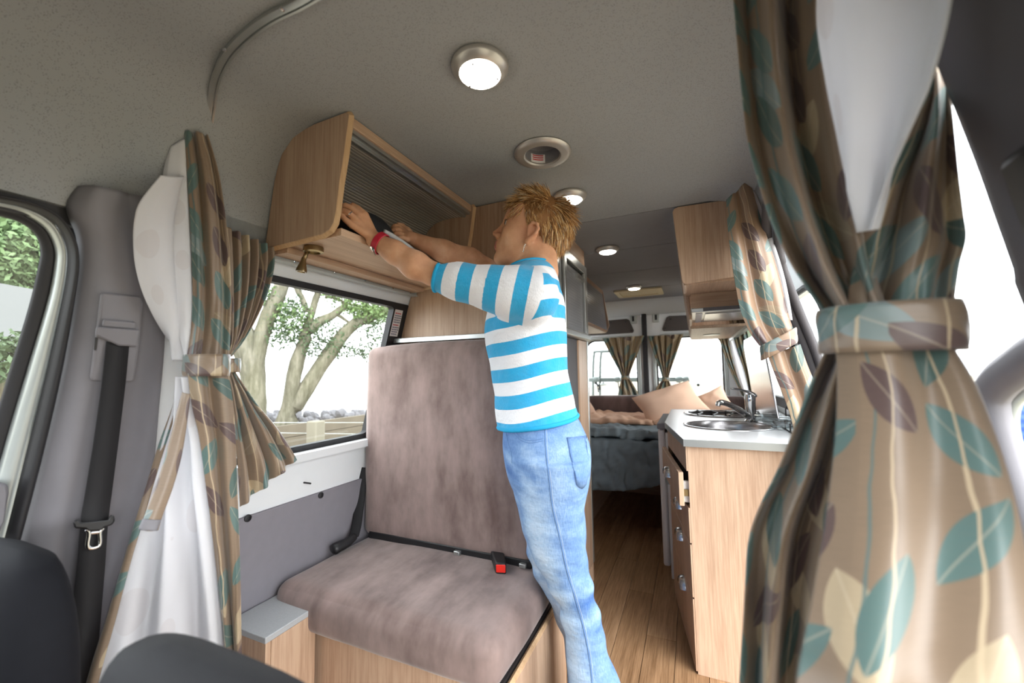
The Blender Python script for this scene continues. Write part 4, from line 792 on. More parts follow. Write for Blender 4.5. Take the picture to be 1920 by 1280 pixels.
# side window stickers below: small pictogram on the pane
# ------------------------------------------------------------------ seat belt on the left pillar
sb = thing('seat_belt', 'black seat belt hanging from the guide on the left grey pillar', 'seat belt', (-1.2, .48, .3))
def onp(px, py, d=0.): return at_w(px, py, inset=.045 + d)
def patch(name, pts, d0, d1, mat, parent, bevel=.004):
    a = [onp(px, py, d0) for px, py in pts]; n = len(a); c = [onp(px, py, d1) for px, py in pts]
    return B().add([tuple(p) for p in a] + [tuple(p) for p in c], [tuple(range(n)), tuple(range(2 * n - 1, n - 1, -1))] + [(i, (i + 1) % n, n + (i + 1) % n, n + i) for i in range(n)]).build(name, mat, parent, bevel=bevel)
patch('guide_plate', [(194, 548), (264, 556), (268, 566), (262, 640), (252, 712), (247, 716), (172, 714), (168, 706), (180, 620), (188, 553)], -.012, .006, 'grey', sb)
patch('slot', [(178, 632), (254, 652), (247, 668), (240, 672), (183, 664), (176, 655)], .0, .0075, 'black', sb, .001)
patch('slider', [(180, 612), (262, 618), (258, 650), (222, 648), (178, 628)], .0, .026, 'grey', sb); patch('slider_button', [(193, 598), (256, 604), (254, 618), (191, 613)], .0, .018, 'grey', sb)
L_ = [(199, 640), (190, 720), (176, 820), (160, 920), (151, 975), (144, 1060), (131, 1180), (118, 1290), (104, 1440)]; R_ = [(241, 648), (234, 720), (222, 820), (209, 920), (202, 975), (196, 1060), (186, 1180), (176, 1290), (166, 1440)]
dd = [.012, .016, .02, .026, .03, .028, .026, .024, .02]; a = spline([tuple(onp(*p, d)) for p, d in zip(L_, dd)], 50); c = spline([tuple(onp(*p, d)) for p, d in zip(R_, dd)], 50)
o = B().add([tuple(p) for q in zip(a, c) for p in q], [(2 * i, 2 * i + 1, 2 * i + 3, 2 * i + 2) for i in range(49)]).build('webbing', 'belt', sb, smooth=True); s_ = o.modifiers.new('thick', 'SOLIDIFY'); s_.thickness = .003
tg = patch('tongue', [(136, 977), (147, 973), (152, 979), (203, 974), (206, 965), (214, 965), (216, 976), (210, 984), (196, 988), (192, 994), (166, 996), (160, 991), (140, 990)], .034, .046, 'black', sb, .003)
hp = [onp(*p, .04) for p in ((162, 992), (167, 1000), (165, 1026), (186, 1022), (187, 998), (193, 990))]
B().tube(spline([tuple(p) for p in hp], 30), .0042, 8).build('metal_loop', 'chrome', tg, smooth=True)
tp = hp[1:5]; B().tube([tuple(onp(167, 999, .04)), tuple(onp(188, 997, .04))], .0035, 8).build('metal_loop', 'chrome', tg)
# ------------------------------------------------------------------ front seats
def front_seat(lab, x0, x1, y0, y1, zt, mat, rnd, wing=0., insert=False):
    t = thing('front_seat', lab, 'seat', ((x0 + x1) / 2, (y0 + y1) / 2 - .2, 0), 'cab seats')
    xc, w = (x0 + x1) / 2, (x1 - x0) / 2; R = []; yc, d = (y0 + y1) / 2, (y1 - y0) / 2
    for k in range(26):
        s = k / 25; z = .42 + (zt - .42) * s; e = max(0, (s - .55) / .45); q = math.sqrt(max(0.0004, 1 - e ** rnd)); wz = w * (.55 + .45 * q) if e > 0 else w; dz_ = d * (.35 + .65 * q) if e > 0 else d
        if k == 25: wz *= .75; dz_ *= .3
        ring = []
        for j in range(32):
            a = 2 * math.pi * j / 32; ca, sa = math.cos(a), math.sin(a); ring.append((xc + wz * math.copysign(abs(ca) ** .55, ca), yc + dz_ * math.copysign(abs(sa) ** .7, sa) + (s - .5) * -.02, z))
        R.append(ring)
    bk = B().rings(R).build('backrest', mat, t, smooth=True)
    cushion('seat_base', x0, x1, y0 - .42, y1 - .02, .34, .50, .06, mat, t, nseg=12); B().box(x0 + .05, x1 - .05, y0 - .34, y1 - .04, 0, .34).build('pedestal', 'black', t, bevel=.01)
    return t
front_seat('dark cloth cab seat at the far left edge beside the pillar', -1.27, -.925, .26, .37, .85, 'seat', 2.2)
front_seat('dark mesh-cloth cab seat top at the bottom edge below the white lining', -.70, -.30, .25, .36, .815, 'seat2', 3.4)

# ------------------------------------------------------------------ inside the cabinet: the black bag she is stowing
bg = thing('bag', 'black rounded bag with a white edge being pushed into the open cabinet', 'bag', (-.93, .98, 1.507))
bp = [(-.905, .835), (-.90, .86), (-.895, .90), (-.89, .95), (-.888, .99), (-.885, 1.025)]; rr = [.020, .046, .056, .058, .050, .028]
P_ = spline([(x, y, r) for (x, y), r in zip(bp, rr)], 24); R = []
for x, y, r in P_: R.append([(x + min(r, .045) * 1.05 * math.cos(a), y, 1.5095 + r * (1 + math.sin(a))) for a in np.linspace(0, 2 * math.pi, 25)[:-1]])
B().rings(R).build('shell', 'bagc', bg, smooth=True)
wt_ = spline([(-.845, .95, 1.566), (-.838, .98, 1.56), (-.834, 1.02, 1.552), (-.832, 1.06, 1.543), (-.835, 1.10, 1.532)], 20); b = B()
b.tube([tuple(p) for p in wt_], .012, 8, flat=.6).build('white_edge', 'trimw', bg, smooth=True)

# ------------------------------------------------------------------ outdoors
def bark():
    n = N('pale_bark'); v = n.coord(scale=(6, 6, 1.5)); a = n.noise(v, 3, 6, .65); c = n.ramp(a, [(.25, lin('35322e')), (.5, lin('5e5a53')), (.75, lin('827c73'))])
    g = n.noise(n.coord(), 1.5, 3); c = n.mix(n.math('MULTIPLY', g, .35), c, lin('8a8a62')); n.bump(a, .8, .02); return n.fin(c, .9, 0, .1)
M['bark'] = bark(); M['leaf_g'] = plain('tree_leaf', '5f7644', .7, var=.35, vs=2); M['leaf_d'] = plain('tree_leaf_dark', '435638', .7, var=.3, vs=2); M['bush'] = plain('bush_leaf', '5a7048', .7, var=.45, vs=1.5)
M['ground'] = plain('sandy_ground', '8f8673', .95, var=.15, vs=2, bump=.3, bs=30); M['water'] = plain('pale_water', 'c9d2d6', .25, var=.02); M['plankw'] = plain('weathered_board', '5d5548', .85, var=.25, vs=6); M['post'] = plain('pale_post', '757062', .85, var=.15, vs=8)
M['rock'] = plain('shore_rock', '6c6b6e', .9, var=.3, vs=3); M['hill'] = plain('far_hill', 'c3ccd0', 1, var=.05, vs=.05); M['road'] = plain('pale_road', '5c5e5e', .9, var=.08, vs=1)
GZ = -.55
br_arm = None
b = B(); gx = np.linspace(-60, 60, 31); b.add([(x, y, GZ - (max(0, -x - 7.5) * .10)) for y in np.linspace(-60, 80, 21) for x in gx], [(i * 31 + j, i * 31 + j + 1, (i + 1) * 31 + j + 1, (i + 1) * 31 + j) for i in range(20) for j in range(30)])
g_ = b.build('ground', 'ground'); struct(g_)
struct(B().box(-320, 320, 9, 500, -1.2, -1.05).build('water_1', 'water')); struct(B().box(-400, -8.5, -200, 500, -1.15, -1.0).build('water_2', 'water'))
def hill(name, x0, x1, y, h, seed, d=30, rotx=None):
    V = []; n = 40; Rr = []
    for j in range(n):
        t = j / (n - 1); x = x0 + (x1 - x0) * t; hh = h * (math.sin(math.pi * t) ** .6) * (.75 + .35 * noise.noise(Vector((t * 7, seed, 0)))) + .2
        yy = y if not hasattr(y, '__len__') else y[0] + (y[1] - y[0]) * t
        Rr.append([(x, yy - d, -1.2), (x, yy - d * .4, -1 + hh * .7), (x, yy, -1 + hh), (x, yy + d, -1.2)])
    return struct(B().rings(Rr, cap=True).build(name, 'hill'))
hill('horizon_hill_1', -420, -60, (120, 420), 4.5, 3); hill('horizon_hill_2', 60, 330, (200, 260), 11, 8)
def foliage(name, blobs, size, per, mat, parent, seed=0):
    r = np.random.default_rng(seed); V, Fc = [], []
    for c, rad, fl_ in blobs:
        k = int(per * rad ** 1.6); d = r.normal(size=(k, 3)); d /= np.linalg.norm(d, axis=1)[:, None]; P = np.array(c) + d * (rad * r.uniform(.35, 1.05, (k, 1))) * np.array([1, 1, fl_])
        a = r.normal(size=(k, 3)); a /= np.linalg.norm(a, axis=1)[:, None]; bq = np.cross(a, r.normal(size=(k, 3))); bq /= np.linalg.norm(bq, axis=1)[:, None]; s = size * r.uniform(.6, 1.3, (k, 1))
        i0 = len(V); Q = np.stack([P - a * s, P + bq * s * .42, P + a * s, P - bq * s * .42], 1).reshape(-1, 3); V += [tuple(q) for q in Q]; Fc += [(i0 + 4 * i, i0 + 4 * i + 1, i0 + 4 * i + 2, i0 + 4 * i + 3) for i in range(k)]
    o = B().add(V, Fc).build(name, mat, parent); o['kind'] = 'stuff'; return o
TD = 5.6                                                   # distance of the big tree from the camera, along its line of sight
def T(px, py, d=TD): v = ray(px, py); return CAM + v * (d / math.hypot(v.x, v.y))
tree = thing('tree', 'old pale-barked tree with leaning limbs beyond the left window', 'tree', tuple(T(500, 830)[:2]) + (GZ,))
def limb(name, pts, r0, r1, seed=0, n=34):
    P = spline([tuple(T(*p)) for p in pts], n); Rr = []
    for i, p in enumerate(P):
        t = Vector(P[min(i + 1, n - 1)]) - Vector(P[max(i - 1, 0)]); t.normalize(); a = t.orthogonal().normalized(); bq = t.cross(a); ref = Vector((0, 0, 1)) if abs(t.z) < .9 else Vector((1, 0, 0)); a = (ref - t * ref.dot(t)).normalized(); bq = t.cross(a)
        r = .74 * (r0 + (r1 - r0) * (i / (n - 1)) ** .8)
        Rr.append([tuple(Vector(p) + (a * math.cos(q) + bq * math.sin(q)) * r * (1 + .22 * noise.noise(Vector((math.cos(q) * 1.6, math.sin(q) * 1.6, i * .22 + seed * 9))) + .1 * noise.noise(Vector((q * 3, i * .7, seed))))) for q in np.linspace(0, 2 * math.pi, 17)[:-1]])
    return B().rings(Rr).build(name, 'bark', tree, smooth=True)
limb('trunk', [(470, 1010), (478, 900), (476, 800), (474, 720), (462, 650), (448, 600), (425, 520)], .24, .11, 1)
limb('limb', [(478, 760), (478, 690), (490, 630), (508, 580), (524, 545), (540, 500), (560, 430)], .15, .085, 2)
limb('limb', [(480, 960), (505, 850), (540, 770), (552, 700), (566, 650), (590, 610), (625, 590), (650, 570)], .17, .05, 3)
limb('limb', [(500, 930), (530, 810), (580, 720), (620, 660), (655, 615), (700, 590), (760, 575), (840, 560)], .16, .07, 4)
limb('limb', [(566, 640), (580, 600), (592, 560), (606, 520), (612, 470)], .07, .045, 5); limb('limb', [(540, 510), (556, 540), (568, 562), (575, 585)], .05, .045, 6); limb('limb', [(600, 600), (630, 590), (660, 606), (700, 605)], .04, .02, 7, 20); limb('limb', [(610, 555), (632, 560), (655, 570), (690, 576)], .03, .015, 8, 20)
limb('limb', [(462, 690), (440, 640), (420, 600), (400, 540)], .10, .06, 9, 20)
fb = [((T(480, 545)), .22, .8), (T(445, 550), .2, .8), (T(548, 600), .30, .8), (T(530, 632), .24, .7), (T(545, 575), .2, .8), (T(610, 625), .30, .7), (T(640, 655), .25, .6), (T(585, 650), .2, .8), (T(668, 570), .32, .6), (T(700, 585), .3, .6), (T(640, 548), .3, .5), (T(710, 620), .35, .7), (T(690, 660), .22, .6), (T(580, 530), .2, .6), (T(615, 540), .2, .5)]
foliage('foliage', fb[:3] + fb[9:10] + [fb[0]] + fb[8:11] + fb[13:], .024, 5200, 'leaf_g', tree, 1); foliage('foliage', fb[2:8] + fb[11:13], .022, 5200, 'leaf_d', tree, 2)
# shore wall of boards with a post, rocks behind
wd_ = [T(440, 800, 4.6), T(720, 800, 5.8)]
fw_ = thing('retaining_wall', 'low weathered timber wall by the shore beyond the left window', 'wall', tuple(wd_[0][:2]) + (GZ,))
for k in range(4):
    z0 = .10 + k * .13; a, c = wd_[0].copy(), wd_[1].copy(); dr_ = (c - a).normalized(); a -= dr_ * 2; c += dr_ * 4; nn = Vector((-dr_.y, dr_.x, 0)) * .05
    if True: B().add([(q.x, q.y, zz) for zz in (z0, z0 + .124) for q in (a, c, c + nn, a + nn)], [(0, 3, 2, 1), (4, 5, 6, 7), (0, 1, 5, 4), (1, 2, 6, 5), (2, 3, 7, 6), (3, 0, 4, 7)]).build('plank', 'plankw', fw_)
pp = T(592, 800, 4.4)
po = B().prism([(pp.x - .06, pp.y - .06), (pp.x + .06, pp.y - .05), (pp.x + .06, pp.y + .06), (pp.x - .06, pp.y + .06)], GZ, .69, 2).build('fence_post', 'post', None, bevel=.012); tag(po, 'pale squared post standing in front of the timber shore wall', 'post')
for k in range(2):
    a, c = T(430, 792 + 18 * k, 4.3), T(720, 792 + 22 * k, 4.9); wr_ = B().tube([tuple(a), tuple(c)], .003, 5).build('fence_wire', 'silver', None); tag(wr_, ('upper', 'lower')[k] + ' thin fence wire in front of the timber shore wall', 'wire')
b = B()
for i in range(150):
    p = T(rng.uniform(480, 760), rng.uniform(774, 794), rng.uniform(6.2, 7.6)); bm = bmesh.new(); bmesh.ops.create_icosphere(bm, subdivisions=2, radius=1); s = rng.uniform(.03, .085); b.add([tuple(p + v.co * s * (1 + .3 * noise.noise(v.co * 1.7 + Vector((i, 0, 0)))) * 1) for v in bm.verts], [tuple(v.index for v in f.verts) for f in bm.faces]); bm.free()
rk_ = b.build('shore_rocks', 'rock', None); tag(rk_, 'dark rocks along the shore behind the timber wall', 'rocks', kind='stuff')
# bank of bushes and road seen through the cab door window
b2 = thing('bush_bank', 'green bushes on a bank outside the cab door window', 'bushes', (-6.5, 2.0, GZ))
bl = [(T(px, py, d), r, .9) for px, py, d, r in ((0, 470, 6, .7), (40, 500, 6, .6), (10, 560, 6, .5), (60, 545, 6.2, .55), (-40, 520, 6, .7), (-80, 470, 6, .8), (60, 440, 7, .9), (-10, 400, 7, .9), (30, 600, 6.4, .3), (90, 480, 6.5, .6), (120, 420, 7, .8))]
foliage('foliage', bl, .034, 5200, 'bush', b2, 5); lo = [(T(px, py, 4.2), r, .7) for px, py, r in ((-10, 665, .25), (15, 660, .18), (-50, 670, .3))]; foliage('foliage', lo, .025, 5000, 'leaf_d', b2, 6)
for k in range(4): q = T(-20 + 35 * k, 600, 6.3); B().tube([(q.x, q.y, GZ), (q.x + .1, q.y, 1.2), (q.x, q.y + .2, 2.4)], [.06, .05, .03], 7).build('stem', 'bark', b2)
c4 = [T(-140, 690, 5.0), T(160, 690, 5.0), T(160, 560, 5.3), T(-140, 505, 5.3)]
struct(B().add([tuple(p) for p in c4] + [(p.x * 1.05, p.y, p.z - .1) for p in c4], [(0, 1, 2, 3), (7, 6, 5, 4), (0, 4, 5, 1), (1, 5, 6, 2), (2, 6, 7, 3), (3, 7, 4, 0)]).build('road_slope', 'road'))
# bike rack on the rear doors
br = thing('bike_rack', 'white tube bike rack mounted outside the rear doors', 'bike rack', (-.6, 4.35, .6))
YK = 4.45
for x in (-1.02, -.80):
    B().tube(spline([tuple(at_y(1112 + (x + 1.02) * 60, 760, YK)), tuple(at_y(1112 + (x + 1.02) * 60, 700, YK)), tuple(at_y(1114 + (x + 1.02) * 60, 664, YK)), tuple(at_y(1120 + (x + 1.02) * 60, 659, YK)), tuple(at_y(1180, 658, YK))], 30), .014, 8).build('frame_tube', 'rackm', br, smooth=True)
a, c = at_y(1100, 710, YK), at_y(1292, 708, YK); B().box(a.x, c.x, YK - .02, YK + .02, a.z - .035, a.z + .01).build('carrier_bar', 'rackm', br, bevel=.006)
for px in (1118, 1158, 1273, 1286):
    p = at_y(px, 711, YK - .05); B().lathe(p, [(.001, -.03), (.028, -.03), (.034, 0), (.028, .03), (.001, .03)], 12, (1, 0, .2)).build('clamp', 'rackm', br, smooth=math.radians(40))
    q = at_y(px + 4, 735, YK - .05); B().tube([tuple(p), tuple(q)], .006, 6).build('clamp_strap', 'black', br)
for ax_x in (-.86, .05): B().tube([(ax_x, 4.11, .98), (ax_x, 4.45, .98)], .014, 8).build('mount_arm', 'rackm', br)
p = at_y(1124, 724, YK - .06); b = B(); b.tube([tuple(p + Vector((-.05, 0, .04))), tuple(p), tuple(p + Vector((.05, 0, .04)))], .012, 6); b.tube([tuple(p), tuple(p - Vector((0, 0, .04)))], .012, 6); b.build('fork', 'black', br)
# ------------------------------------------------------------------ the woman: smooth-blended volumes turned into one surface each
class SDF:
    def __init__(s, lo, hi, h):
        s.lo, s.h = np.array(lo, np.float32), h; s.n = np.ceil((np.array(hi) - np.array(lo)) / h).astype(int) + 1
        s.D = np.full(s.n, 1.0, np.float32)
    def grid(s, lo, hi):
        a = np.clip(np.floor((np.array(lo) - s.lo) / s.h).astype(int), 0, s.n); c = np.clip(np.ceil((np.array(hi) - s.lo) / s.h).astype(int) + 1, 0, s.n)
        if (c <= a).any(): return None
        ax = [s.lo[i] + s.h * np.arange(a[i], c[i], dtype=np.float32) for i in range(3)]
        return tuple(slice(a[i], c[i]) for i in range(3)), np.meshgrid(*ax, indexing='ij', sparse=True)
    def put(s, fn, lo, hi, k=.01, op='add'):
        m = k + .02; g = s.grid(np.array(lo) - m, np.array(hi) + m)
        if g is None: return
        sl, (X, Y_, Z) = g; d = fn(X, Y_, Z).astype(np.float32); e = s.D[sl]
        if op == 'sub': 
            d = -d; h_ = np.maximum(k - np.abs(e - d), 0) / k; s.D[sl] = np.maximum(e, d) + h_ * h_ * k * .25
        else:
            h_ = np.maximum(k - np.abs(e - d), 0) / k; s.D[sl] = np.minimum(e, d) - h_ * h_ * k * .25
    def cone(s, a, b, ra, rb, k=.01, op='add'):
        a, b = np.array(a, float), np.array(b, float); ab = b - a; L2 = float(ab @ ab) + 1e-12
        def fn(X, Y_, Z):
            px, py, pz = X - a[0], Y_ - a[1], Z - a[2]; t = np.clip((px * ab[0] + py * ab[1] + pz * ab[2]) / L2, 0, 1)
            return np.sqrt((px - t * ab[0]) ** 2 + (py - t * ab[1]) ** 2 + (pz - t * ab[2]) ** 2) - (ra + (rb - ra) * t)
        r = max(ra, rb); s.put(fn, np.minimum(a, b) - r, np.maximum(a, b) + r, k, op)
    def chain(s, P, R, k=.01):
        for i in range(len(P) - 1): s.cone(P[i], P[i + 1], R[i], R[i + 1], k)
    def ell(s, c, r, k=.01, M_=None, op='add'):
        """ellipsoid; M_ rows are its axes in world space"""
        c = np.array(c, float); M_ = np.eye(3) if M_ is None else M_
        def fn(X, Y_, Z):
            dx, dy, dz = X - c[0], Y_ - c[1], Z - c[2]; q = [(dx * M_[i][0] + dy * M_[i][1] + dz * M_[i][2]) for i in range(3)]
            k0 = np.sqrt(sum((q[i] / r[i]) ** 2 for i in range(3))); k1 = np.sqrt(sum((q[i] / r[i] ** 2) ** 2 for i in range(3))) + 1e-9
            return k0 * (k0 - 1) / k1
        R_ = max(r); s.put(fn, c - R_, c + R_, k, op)
    def stack(s, rows, ax, k=.02, ripple=0, grow=0.):
        """horizontal elliptical sections: z, cx, cy, half depth, half width; ax = facing direction"""
        rows = sorted(rows); A = spline(rows, 120); zz = A[:, 0]; f, l = ax
        def fn(X, Y_, Z):
            z = np.clip(Z, zz[0], zz[-1]); cx, cy, a, b = (np.interp(z, zz, A[:, i]) for i in (1, 2, 3, 4)); a = a + grow; b = b + grow
            dx, dy = X - cx, Y_ - cy; u, v = dx * f[0] + dy * f[1], dx * l[0] + dy * l[1]; q = np.sqrt((u / a) ** 2 + (v / b) ** 2)
            d = (q - 1) * np.minimum(a, b)
            if ripple: d = d + ripple * np.sin(Z * 58 + 5 * u / a + 2 * np.sin(v * 30)) * np.cos(v * 14 + Z * 9)
            ez = np.maximum(np.maximum(zz[0] - Z, Z - zz[-1]), 0); return np.where(ez > 0, np.sqrt(np.maximum(d, 0) ** 2 + ez ** 2), d)
        mx = A[:, 3:5].max() + grow + .02
        s.put(fn, (A[:, 1].min() - mx, A[:, 2].min() - mx, zz[0]), (A[:, 1].max() + mx, A[:, 2].max() + mx, zz[-1]), k)
    def cut(s, c, n):
        """remove everything on the side n points to"""
        ax = [s.lo[i] + s.h * np.arange(s.n[i], dtype=np.float32) for i in range(3)]; X, Y_, Z = np.meshgrid(*ax, indexing='ij', sparse=True)
        s.D = np.maximum(s.D, ((X - c[0]) * n[0] + (Y_ - c[1]) * n[1] + (Z - c[2]) * n[2]).astype(np.float32))
    def at(s, P):
        q = (np.asarray(P) - s.lo) / s.h; i = np.clip(np.floor(q).astype(int), 0, s.n - 2); t = np.clip(q - i, 0, 1); out = 0
        for dx in (0, 1):
            for dy in (0, 1):
                for dz in (0, 1):
                    w = (t[..., 0] if dx else 1 - t[..., 0]) * (t[..., 1] if dy else 1 - t[..., 1]) * (t[..., 2] if dz else 1 - t[..., 2]); out = out + w * s.D[i[..., 0] + dx, i[..., 1] + dy, i[..., 2] + dz]
        return out
    def hit(s, p, d, dist=.5):
        p = np.array(p, float); d = np.array(d, float); d /= np.linalg.norm(d); T_ = np.linspace(0, dist, 400); v = s.at(p + T_[:, None] * d); j = np.argmax(v < 0)
        return Vector(p + T_[j] * d) if v[j] < 0 else None
    def mesh(s):
        D = s.D; S = D < 0; n = np.array(D.shape); c = np.zeros(n - 1, np.int8)
        for dx in (0, 1):
            for dy in (0, 1):
                for dz in (0, 1): c += S[dx:n[0] - 1 + dx, dy:n[1] - 1 + dy, dz:n[2] - 1 + dz]
        act = np.argwhere((c > 0) & (c < 8)); idx = np.full(n - 1, -1, np.int32); idx[tuple(act.T)] = np.arange(len(act))
        acc = np.zeros((len(act), 3)); cnt = np.zeros(len(act)); cor = [(i, j, k) for i in (0, 1) for j in (0, 1) for k in (0, 1)]
        for a in cor:
            for ax in range(3):
                if a[ax] == 0:
                    b = list(a); b[ax] = 1; pa, pb = act + np.array(a), act + np.array(b); va, vb = D[tuple(pa.T)], D[tuple(pb.T)]; m_ = (va < 0) != (vb < 0)
                    t = np.where(m_, va / np.where(m_, va - vb, 1), 0); acc[m_] += (np.array(a) + t[:, None] * (np.array(b) - np.array(a)))[m_]; cnt[m_] += 1
        V = s.lo + s.h * (act + acc / cnt[:, None]); Q = []
        for ax in range(3):
            o1, o2 = [(1, 2), (2, 0), (0, 1)][ax]; sl0 = [slice(None)] * 3; sl1 = [slice(None)] * 3; sl0[ax] = slice(0, -1); sl1[ax] = slice(1, None)
            ch = S[tuple(sl0)] != S[tuple(sl1)]; e = np.argwhere(ch); e = e[(e[:, o1] > 0) & (e[:, o2] > 0) & (e[:, o1] < n[o1] - 1) & (e[:, o2] < n[o2] - 1)]
            d1, d2 = np.zeros(3, int), np.zeros(3, int); d1[o1] = 1; d2[o2] = 1
            q = np.stack([idx[tuple((e - d1 - d2).T)], idx[tuple((e - d2).T)], idx[tuple(e.T)], idx[tuple((e - d1).T)]], 1); fl_ = S[tuple(e.T)]; q[~fl_] = q[~fl_][:, ::-1]; Q.append(q)
        return V, np.concatenate(Q)
def sdf_obj(name, V, Q, mat, parent=None, loc=None, attr=None, smooth=2):
    # light Laplacian smoothing
    for _ in range(smooth):
        acc = np.zeros_like(V); cn = np.zeros(len(V))
        for i in range(4):
            for j in ((i + 1) % 4, (i + 3) % 4): np.add.at(acc, Q[:, i], V[Q[:, j]]); np.add.at(cn, Q[:, i], 1)
        V = V * .5 + .5 * acc / np.maximum(cn, 1)[:, None]
    off = Vector(loc) if loc is not None else Vector(); base = Vector(off); p = parent
    while p is not None: base += p.location; p = p.parent
    me = bpy.data.meshes.new(name); me.vertices.add(len(V)); me.vertices.foreach_set('co', (V - np.array(base)).astype(np.float32).ravel())
    me.loops.add(len(Q) * 4); me.loops.foreach_set('vertex_index', Q.ravel().astype(np.int32)); me.polygons.add(len(Q)); me.polygons.foreach_set('loop_start', np.arange(0, len(Q) * 4, 4, dtype=np.int32)); me.polygons.foreach_set('loop_total', np.full(len(Q), 4, dtype=np.int32))
    me.polygons.foreach_set('use_smooth', np.ones(len(Q), bool)); me.update(calc_edges=True); me.validate()
    o = bpy.data.objects.new(name, me); COL.objects.link(o); o.location = off
    if parent is not None: o.parent = parent
    me.materials.append(M[mat])
    for k, v in (attr or {}).items(): a = me.attributes.new(k, 'FLOAT', 'POINT'); a.data.foreach_set('value', v.astype(np.float32))
    return o
# materials
def skin():
    n = N('skin'); a = n.noise(n.coord(), 14, 4, .6); c = n.ramp(a, [(.35, lin('b98766')), (.55, lin('cd9b79')), (.7, lin('d6a98a'))])
    at = n.n('ShaderNodeAttribute', attribute_name='lips'); c = n.mix(at.outputs['Fac'], c, lin('a4605a')); at2 = n.n('ShaderNodeAttribute', attribute_name='flush'); c = n.mix(n.math('MULTIPLY', at2.outputs['Fac'], .5), c, lin('bf7a60'))
    n.bump(n.noise(n.coord(), 260, 3), .15, .0008); return n.fin(c, .5, 0, .35, **{'Subsurface Weight': .12, 'Subsurface Radius': (.01, .004, .002), 'Subsurface Scale': .6})
def sweater_m():
    n = N('striped_knit'); at = n.n('ShaderNodeAttribute', attribute_name='stripe'); a2 = n.n('ShaderNodeAttribute', attribute_name='sleeve'); a3 = n.n('ShaderNodeAttribute', attribute_name='seam'); f = n.mix(n.math('GREATER_THAN', a3.outputs['Fac'], 0.), n.math('FRACT', at.outputs['Fac']), n.math('FRACT', a2.outputs['Fac'])); c = n.mix(n.math('LESS_THAN', f, .5), lin('e6e6ea'), lin('1ba0d2'))
    nz = n.noise(n.coord(), 40, 3); c = n.mix(n.math('MULTIPLY', nz, .12), c, lin('b9c4cc')); h = n.math('ADD', n.noise(n.coord(scale=(1, 1, .35)), 420, 2), n.math('MULTIPLY', n.noise(n.coord(scale=(1, 1, 1.6)), 13, 3), 6.0)); n.bump(h, .5, .004); return n.fin(c, .9, 0, .1, **{'Sheen Weight': .2})
def denim():
    n = N('washed_denim'); at = n.n('ShaderNodeAttribute', attribute_name='fade'); a = n.noise(n.coord(scale=(1, 1, 2.2)), 9, 5, .65); fine = n.noise(n.coord(scale=(1, 1, .25)), 300, 2)
    s_ = n.math('ADD', n.math('ADD', n.math('MULTIPLY', a, .55), n.math('MULTIPLY', fine, .22)), n.math('MULTIPLY', at.outputs['Fac'], .35))
    c = n.ramp(s_, [(.20, lin('42639a')), (.44, lin('7594bf')), (.64, lin('9fb8d4')), (.84, lin('bdd0e3'))]); n.bump(n.math('ADD', fine, n.math('MULTIPLY', n.noise(n.coord(scale=(1, 1, 2.5)), 16, 3), 4)), .4, .004); return n.fin(c, .9, 0, .1)
def hair_m():
    n = N('hair'); g = n.n('ShaderNodeNewGeometry'); c = n.ramp(g.outputs['Random Per Island'], [(0, lin('5a3a22')), (.25, lin('96683a')), (.55, lin('c8985e')), (.85, lin('ecc68e')), (1, lin('d2c6b0'))]); return n.fin(c, .42, 0, .4)
M['skin'] = skin(); M['knit'] = sweater_m(); M['denim'] = denim(); M['hair'] = hair_m(); M['haircap'] = plain('hair_base', '8a6036', .7, var=.3, vs=120)
M['seam'] = plain('denim_seam', '5f80ad', .9); M['thread'] = plain('seam_thread', 'a9b9cf', .9); M['eye'] = plain('eye_white', 'cfc8c2', .2); M['iris'] = plain('iris', '4d4034', .15); M['lash'] = plain('lashes', '2b1d15', .7); M['brow'] = plain('brow', '6b4a2e', .8); M['shoe'] = plain('pale_shoe', 'bfbcb8', .7); M['rib'] = plain('blue_rib', '1b9bcb', .9, bump=.3, bs=300)
PY = 1.19; th = math.radians(20); FD = np.array([-math.cos(th), -math.sin(th), 0]); LD = np.array([math.sin(th), -math.cos(th), 0]); AX = (FD, LD)
def prow(y, xl, xr, b, Yp=PY, grow=0.):
    a, c = at_y(xl, y, Yp), at_y(xr, y, Yp); m_ = (a + c) / 2; return [m_.z, m_.x, Yp, (a - c).length / 2 * .97 + grow, b]
TOR = [(497, 968, 1032, .075), (508, 955, 1038, .125), (524, 944, 1044, .168), (545, 932, 1051, .182), (575, 921, 1057, .180), (605, 917, 1060, .172), (640, 916, 1062, .160), (680, 924, 1063, .150), (720, 930, 1068, .146), (760, 934, 1079, .158), (795, 938, 1088, .170), (830, 940, 1096, .178)]
rows_t = [prow(*q) for q in TOR]
ARM_L = [at_y(1000, 556, 1.03), at_y(955, 547, 1.005), at_y(915, 539, .985), at_y(862, 528, .955), at_y(815, 515, .93), at_y(778, 497, .905), at_y(740, 473, .882), at_y(703, 450, .862)]
ARR_L = [.072, .062, .054, .045, .040, .037, .030, .024]
ARM_R = [at_y(985, 535, 1.345), at_y(935, 520, 1.30), at_y(880, 488, 1.225), at_y(830, 470, 1.165), at_y(776, 449, 1.105)]
ARR_R = [.068, .055, .042, .036, .024]
